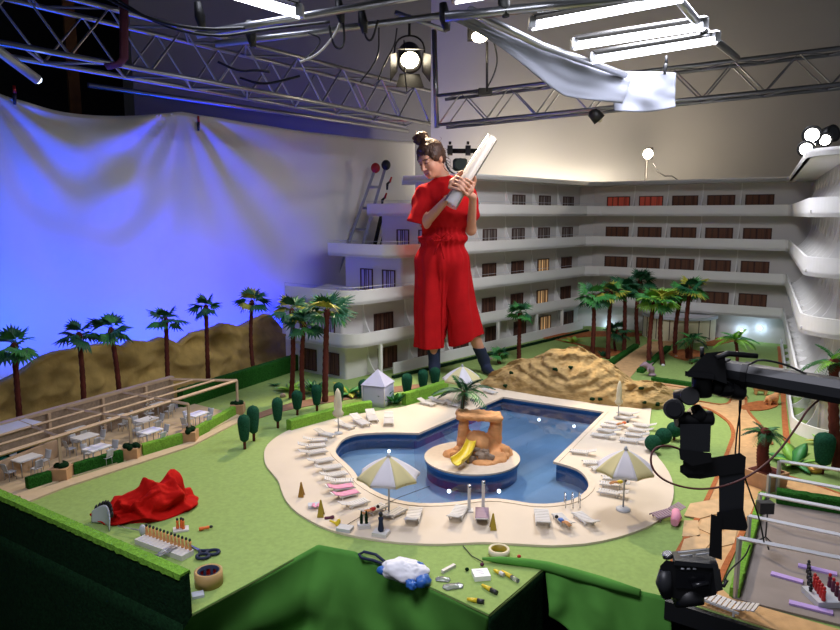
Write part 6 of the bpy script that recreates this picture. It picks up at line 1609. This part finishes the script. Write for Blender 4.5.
b = MB(); b.tube([K(692, 586, -.05), K(708, 583, -.05)], .006, 10); b.build('focus_lever', M['blackgloss'], ca)
b = MB(); plate([(713, 567), (720, 569), (723, 590), (716, 592)], -.045, -.03, b); b.build('side_clip', M['chrome'], ca)
b = MB(); b.tube([K(715, 583, -.03), K(724, 586, -.04), K(727, 580, -.04)], .004, 8); b.build('cable_plug', M['black'], ca)
def loopcable(P, r, label, m):
    b = MB(); Q = [K(x, y, dy) for x, y, dy in P]
    for _ in range(3):
        R = [Q[0]]
        for i in range(len(Q)-1): R += [Q[i].lerp(Q[i+1], .25), Q[i].lerp(Q[i+1], .75)]
        Q = R+[Q[-1]]
    b.tube(Q, r, 8); return tag(b.build('cable', M[m]), label, 'cable')
loopcable([(682, 450, -.03), (668, 445, -.04), (652, 448, -.05), (650, 468, -.06), (668, 484, -.07), (705, 491, -.08), (742, 481, -.08), (772, 460, -.08), (795, 430, -.08), (812, 402, -.08), (845, 388, -.08)], .0022, 'dark red cable looping from the gimbal column up to the crane arm', 'redcable')
loopcable([(741, 383, .02), (742, 400, .02), (737, 430, .02), (735, 456, .02)], .0018, 'thin black cable hanging from the crane arm to the gimbal side arm', 'black')
loopcable([(744, 383, .02), (739, 400, .02), (740, 430, .02), (739, 456, .02)], .0018, 'second thin black cable twisted beside it under the crane arm', 'black')
loopcable([(745, 478, .03), (752, 498, .05), (760, 520, .08), (764, 542, .1)], .0018, 'thin black lead from the gimbal arm down towards the tiny tripod', 'black')
loopcable([(752, 363, -.05), (760, 359, -.06), (785, 364, -.07), (806, 374, -.08)], .0022, 'thin black cable lying along the top of the crane arm', 'black')
loopcable([(724, 582, -.03), (729, 570, -.02), (745, 557, .0), (750, 545, .02)], .0018, 'thin black lead from the camera side to the pipe frame', 'black')
# ================================================================ things lying on the front of the table
# red velvet heap
hq = g(150, 512); ax1 = (g(205, 492)-g(100, 519)).normalized(); ax2 = Vector((-ax1.y, ax1.x, 0))
def heapfn(p):
    """mound low at its left end, swirling ridged folds around a hollow"""
    u, w, h = p.x/.175, p.y/.105, max(p.z, 0)/.125
    rise = .42+.58*min(1, max(0, (u+1)/.9))**.9
    wid = .55+.45*min(1, max(0, (u+1)/.8))
    q = Vector((p.x*(1+.06*math.sin(3*w)), p.y*wid, max(p.z, -.002)*rise))
    a = math.atan2(h-.55+.3*w, u-.12); r = math.hypot(u-.12, (h-.55+.3*w)*.9)
    rid = lambda t: 1-2*abs(math.sin(t))
    f = .024*rid(r*5.2-a*.8+1.6*nz(u*1.3, w*1.3, h*1.5)+1.0)*min(1, r*2)+.022*rid(a*1.5+2.4*nz(u*1.5, w*1.5, h*1.5+4)+r*1.2)*min(1, r*1.2)+.016*nz(u*2.2, w*2.2, h*2.2+9)+.006*nz(u*6, w*6, h*6)
    n = Vector((p.x/.175**2, p.y/.105**2, max(p.z, 0)/.125**2)); n = n.normalized() if n.length > 1e-6 else Vector((0, 0, 1))
    q = q+n*f*min(1, .25+h*3); q.z = max(q.z, 0.0); return q
Rh = Matrix((ax1, ax2, Vector((0, 0, 1)))).transposed()
b = MB(); b.ell(hq+Vector((.0, .015, 0)), (.19, .118, .135), 170, 100, Rh, heapfn); tag(b.build('velvet_cloth', M['velvet']), 'crumpled heap of red velvet cloth on the front left lawn', 'cloth')
def onlawn(px, py, z=0): return g(px, py, z)
def foredoll(px, py, h, label, group, body='orangestone', hairm='black', z=0.0, rz=0): 
    q = g(px, py, z); return doll(q, h, M[hairm], M[body], label, group, rz=rz)
# white foam block with orange dolls
a_, c_ = g(141, 541), g(188, 558); dv = (c_-a_).normalized(); nv = Vector((-dv.y, dv.x, 0)); L = (c_-a_).length
b = MB(); b.box((a_+c_)/2+Vector((0, 0, .009))-nv*.0, (L, .052, .018), rotz(math.atan2(dv.y, dv.x))); tag(b.build('foam_block', M['white']), 'white foam block with orange dolls along its edge by the front hedge', 'block')
for i in range(13):
    p = a_.lerp(c_, (i+.5)/13)+nv*.019; p.z = .018; doll(p, .042, M['black'], M['orangestone'], 'black-haired orange doll in the row along the white foam block', 'orange dolls on the foam block')
q = g(166, 552, .019); b = MB(); b.slab(lambda u, v: q+dv*((u-.5)*.03)+nv*((v-.5)*.075)+Vector((0, 0, .004+.006*nz(u*3, v*3, 2))), 8, 12, (0, 0, -.0015)); tag(b.build('clear_strip', M['clearplastic']), 'clear plastic strip lying across the white foam block', 'plastic')
# clear cradle with black brushes behind the hedge
q = g(101, 527); d1 = (g(118, 534)-g(84, 518)).normalized(); n1 = Vector((-d1.y, d1.x, 0))
t = thing('plastic_cradle', q, 'cloudy plastic cradle holding a curved row of black bristles by the red heap', 'tray')
b = MB(); L = .12
b.slab(lambda u, v: q+d1*((u-.5)*L)+n1*(.02*math.sin(PI*u)+.005*v)+Vector((0, 0, .002+(.045+.03*math.sin(PI*u))*v)), 24, 8, tuple(-n1*.004)); b.build('shell', M['greyplastic'], t)
for i in range(9):
    u = (i+.5)/9; p = q+d1*((u-.5)*L)+n1*(.02*math.sin(PI*u)+.01)+Vector((0, 0, .042+.03*math.sin(PI*u))); b = MB(); b.tube([p, p+Vector((.002, 0, .012)), p+Vector((.005, .0, .022))], [.005, .006, .002], 7); b.build('bristle_tuft', M['black'], t)
q = g(143, 536); t = thing('measuring_spoon', q, 'cloudy white plastic scoop standing between cradle and foam block', 'scoop')
b = MB(); b.ell(q+Vector((0, 0, .022)), (.013, .010, .022), 14, 10); b.build('bowl', M['greyplastic'], t); b = MB(); b.tube([q+Vector((0, 0, .02)), g(118, 531)+Vector((0, 0, .02))], .003, 6); b.build('handle', M['clearplastic'], t)
# white card with three orange dolls
q = g(181, 530); b = MB(); b.box(q+Vector((0, 0, .003)), (.055, .04, .006), rotz(.35)); tag(b.build('white_card', M['white']), 'small white card with three orange dolls beside the red heap', 'card')
for i, (dx, dy) in enumerate(((-.012, 0), (.0, .006), (.01, -.002))): p = q+Vector((dx, dy, .006)); doll(p, .042, M['black'], M['orange'], 'orange doll standing on the small white card, one of three close together', 'orange dolls on the card')
q = g(199, 531); t = doll(q+Vector((0, 0, .007)), .05, M['black'], M['orange'], 'orange doll lying alone on the lawn beyond the scissors', None, lie=True, rz=1.9)
# scissors
q = g(206, 556); sc = thing('scissors', q, 'dark blue handled scissors lying next to the white foam block', 'scissors')
tipd = (g(186, 544)-g(206, 556)).normalized()
for s in (-1, 1):
    n = Vector((-tipd.y, tipd.x, 0)); b = MB(); c0 = q-tipd*.005; ec = c0+Vector((0, 0, 0))
    ctr = q+(g(203, 558)-q if s < 0 else g(213, 554)-q); ctr.z = .007
    b.tube([ctr+Vector((.021*math.cos(2*PI*i/20)*1.0, .017*math.sin(2*PI*i/20), 0)) for i in range(21)], .0055, 8); 
    b.tube([ctr+tipd*.018, q+tipd*.04+Vector((0, 0, .006))], [.006, .005], 8); b.build('handle', M['navy'], sc)
    b = MB(); e0 = q+tipd*.035+Vector((0, 0, .005+.002*s)); b.loft([[e0+n*(.006), e0-n*.006, e0-n*.006+Vector((0, 0, .002)), e0+n*.006+Vector((0, 0, .002))], [e0+tipd*.075+n*(.001+s*.004), e0+tipd*.075-n*(.001-s*.004), e0+tipd*.075-n*(.001-s*.004)+Vector((0, 0, .0015)), e0+tipd*.075+n*(.001+s*.004)+Vector((0, 0, .0015))]], True, True, False); b.build('blade', M['chrome'], sc)
# tape rolls
q = g(209, 584); t = thing('tape_roll', q, 'brown parcel tape roll with a dark printed core by the front hedge end', 'tape')
b = MB(); R_o, R_i, hh = .043, .034, .046; b.lathe([(R_i, .0), (R_o, .0), (R_o, hh), (R_i, hh), (R_i, 0)], q, 40, caps=False); b.build('tape', M['tanroll'], t)
b = MB(); b.lathe([(R_i-.0005, .001), (R_i-.0005, hh+.0005), (R_i-.003, hh+.0005), (R_i-.003, .001)], q, 40, caps=False); b.build('core', M['navy'], t)
for k in range(9):
    a = .35*k+1.0; b = MB(); 
    if k % 2: continue
    b.slab(lambda u, v: q+Vector(((R_i-.0036)*math.cos(a+.4*u), (R_i-.0036)*math.sin(a+.4*u), hh*(.25+.5*v))), 4, 2, (0, 0, .0005)); b.build('core_print', M['redplastic'], t)
q = g(499, 555); t = thing('masking_tape_roll', q, 'pale olive masking tape ring in front of the pool terrace', 'tape')
R_o, R_i, hh = .036, .028, .024
b = MB(); b.lathe([(R_i, 0), (R_o, 0), (R_o, hh), (R_i, hh), (R_i, 0)], q, 36, caps=False); b.build('tape', M['cream'], t); b = MB(); b.lathe([(R_i-.0004, .0005), (R_i-.0004, hh-.001), (R_i-.002, hh-.001), (R_i-.002, .0005)], q, 36, caps=False); b.build('core', M['mustard'], t)
q = g(198, 596); b = MB(); b.box(q+Vector((0, 0, .004)), (.035, .03, .008), rotz(.4)); tag(b.build('foam_scrap', M['greyplastic']), 'pale blue-white foam scrap below the brown tape roll', 'scrap')
# plastic bag
bg = thing('plastic_bag', g(405, 578), 'crumpled clear and blue plastic bag with a dark strap near the front edge', 'bag')
q = g(405, 580); rg = random.Random(8)
def bagfn(p): 
    k = 1+.22*nz(p.x*28, p.y*28, p.z*28)+.12*abs(nz(p.x*60, p.y*60, p.z*60, 1)); q2 = p*k; q2.z = max(q2.z, -.026); return q2
b = MB(); b.ell(q+Vector((0, .01, .026)), (.074, .045, .034), 70, 40, rotz(-.25), bagfn); b.build('crumpled_film', M['whitecloth'], bg)
for i, (dx, dy, z, r) in enumerate(((-.068, .02, .022, .02), (.06, -.03, .015, .026), (.02, -.045, .012, .02), (.045, .02, .04, .014))):
    b = MB(); b.ell(q+Vector((dx, dy, z)), (r*1.2, r*.8, r*.75), 24, 16, rotz(i), lambda p: p*(1+.3*nz(p.x*60, p.y*60, p.z*60, i))); b.v = [(x, y, max(z, .001)) for x, y, z in b.v]; b.build('blue_film', M['blueplastic'], bg)
b = MB(); b.tube([g(386, 566)+Vector((0, 0, .012)), g(376, 559)+Vector((0, 0, .016)), g(364, 555)+Vector((0, 0, .012)), g(359, 556)+Vector((0, 0, .006)), g(362, 559)+Vector((0, 0, .003)), g(374, 562)+Vector((0, 0, .006)), g(386, 568)+Vector((0, 0, .01))], .005, 8); b.build('strap', M['navy'], bg)
# small things to its right
a_, c_ = g(443, 573), g(454, 567); b = MB(); dv = (c_-a_).normalized(); b.box((a_+c_)/2+Vector((0, 0, .005)), ((c_-a_).length+.006, .011, .01), rotz(math.atan2(dv.y, dv.x))); tag(b.build('white_bar', M['white']), 'short white bar with dark marks on the front lawn', 'bar')
q = g(481, 577); wb = thing('white_box', q, 'flat white box lying on the front corner of the lawn', 'box'); b = MB(); b.box(q+Vector((0, 0, .008)), (.052, .05, .016), rotz(.15)); b.build('carton', M['whitegloss'], wb)
for k in range(3):
    b = MB(); b.box(q+Vector((-.005+.004*k, .012-.01*k, .0163)), (.02-.004*k, .0025, .0006), rotz(.15)); b.build('printed_line', M['greyplastic'], wb)
for i, (px, py, m, lb) in enumerate(((467, 571, 'hedgedark', 'tiny dark green bead left of the white box'), (482, 566, 'purplestrap', 'tiny dark red bead behind the white box'), (519, 558, 'redplastic', 'tiny red pin head beside the cloth roll'))):
    q = g(px, py); b = MB(); b.ell(q+Vector((0, 0, .006)), (.007, .006, .006), 10, 8); tag(b.build('bead', M[m]), lb, 'bead')
def clearbit(px, py, w, d, label, rz):
    q = g(px, py); b = MB(); b.slab(lambda u, v: q+rotz(rz) @ Vector(((u-.5)*w*(1-.5*abs(v-.5)), (v-.5)*d, .003+.008*math.sin(PI*u)*math.sin(PI*v)+.003*nz(u*4, v*4, px))), 14, 10, (0, 0, -.001)); tag(b.build('clear_wrapper', M['clearplastic']), label, 'plastic')
clearbit(443, 580, .05, .03, 'crinkled clear wrapper right of the plastic bag', -.2); clearbit(453, 587, .07, .035, 'clear blister wrapper on the front lawn, larger than its neighbour', .25)
def vial(px0, py0, px1, py1, label, cap='darkgrey'):
    a, c = g(px0, py0), g(px1, py1); d = (c-a).normalized(); z = Vector((0, 0, .007)); t = thing('glue_tube', (a+c)/2, label, 'tube', 'small yellow tubes')
    L = (c-a).length; b = MB(); b.tube([a+z, a+d*L*.6+z], [.004, .0075], 12); b.build('tube_body', M['yellow'], t); b = MB(); b.tube([a+d*L*.6+z, c+z], [.0075, .007], 12); b.build('cap', M[cap], t)
vial(494, 572, 504, 577, 'yellow and clear tube lying behind the white box corner', 'white'); vial(502, 573, 518, 583, 'thin yellow tube lying nearest the cloth roll', 'clearplastic'); vial(482, 587, 497, 595, 'yellow tube with grey cap below the white box'); vial(467, 601, 484, 604, 'yellow tube with grey cap nearest the front table corner')
# ribbon-like lead across the terrace
b = MB(); b.tube([g(345, 526, .012), g(365, 514, .012), g(400, 497, .012), g(430, 486, .006)], .0013, 5); tag(b.build('thin_thread', M['black']), 'thin dark thread stretched across the left terrace to the pool', 'thread')
b = MB(); b.tube([g(463, 546, .004), g(472, 556, .004), g(483, 562, .006)], .0018, 5); tag(b.build('dark_lead', M['black']), 'short dark lead running from the terrace edge to the cloth roll', 'cable')
# ================================================================ light
def light(kind, name, loc, power, col='#ffffff', size=.5, size_y=None, aim=None, spot=None, blend=.3, spread=PI):
    l = bpy.data.lights.new(name, kind); l.energy = power; l.color = lin(col)
    o = bpy.data.objects.new(name, l); COL.objects.link(o); o.location = loc
    if kind == 'AREA':
        l.size = size
        if size_y: l.shape = 'RECTANGLE'; l.size_y = size_y
        l.spread = spread
    else: l.shadow_soft_size = size
    if kind == 'SPOT': l.spot_size = spot or 1.2; l.spot_blend = blend
    if aim is not None: o.rotation_euler = (Vector(aim)-Vector(loc)).to_track_quat('-Z', 'Y').to_euler()
    return o
light('SPOT', 'fresnel_light', tuple(FRES+aim_f*.03), 310, '#ffe6c0', .035, aim=(.25, 2.7, 0), spot=1.32, blend=.4)
light('AREA', 'kino_light', (1.25, 3.75, 2.3), 70, '#f2f4ff', 1.3, .5, aim=(1.0, 3.9, 0), spread=2.7)
light('AREA', 'kino_light', (-.9, 3.4, 2.6), 8, '#eaeeff', 1.1, .5, aim=(-.2, 3.3, 0), spread=1.6)
light('AREA', 'front_fill_light', (-.6, .6, 2.7), 20, '#f0f0ff', 1.2, .8, aim=(-.05, 1.9, -.2), spread=1.7)  # unseen fill added near the camera to lift the front cloth
light('POINT', 'work_light', tuple(WORK+Vector((0, -.08, 0))), 22, '#ffeccf', .05)
light('AREA', 'hidden_wall_light', (1.35, 7.25, 1.2), 26, '#fff0d8', 1.4, .2, aim=(1.25, 8.2, 1.75), spread=2.8)  # unseen light added behind the roof to brighten the back wall
for c, d in PARS: light('SPOT', 'par_light', tuple(c), 14, '#fff6e6', .04, aim=tuple(c+d), spot=.9, blend=.5)
for s, pw, cc in ((-.9, 13, '#0058ff'), (.2, 14, '#0034ff'), (1.3, 17, '#0822ff'), (2.3, 22, '#1828ff'), (3.1, 18, '#1828ff')):
    p = MP+HD*s+HN*.2+Vector((0, 0, -.02)); light('AREA', 'blue_cyc_light', tuple(p), pw, cc, 1.0, .08, aim=tuple(p+HN*.42+Vector((0, 0, 1.15 if s < 1 else 1.7))), spread=1.9)
w = bpy.data.worlds.new('world'); SC.world = w; w.use_nodes = True
w.node_tree.nodes['Background'].inputs[0].default_value = (.75, .78, .85, 1); w.node_tree.nodes['Background'].inputs[1].default_value = .11
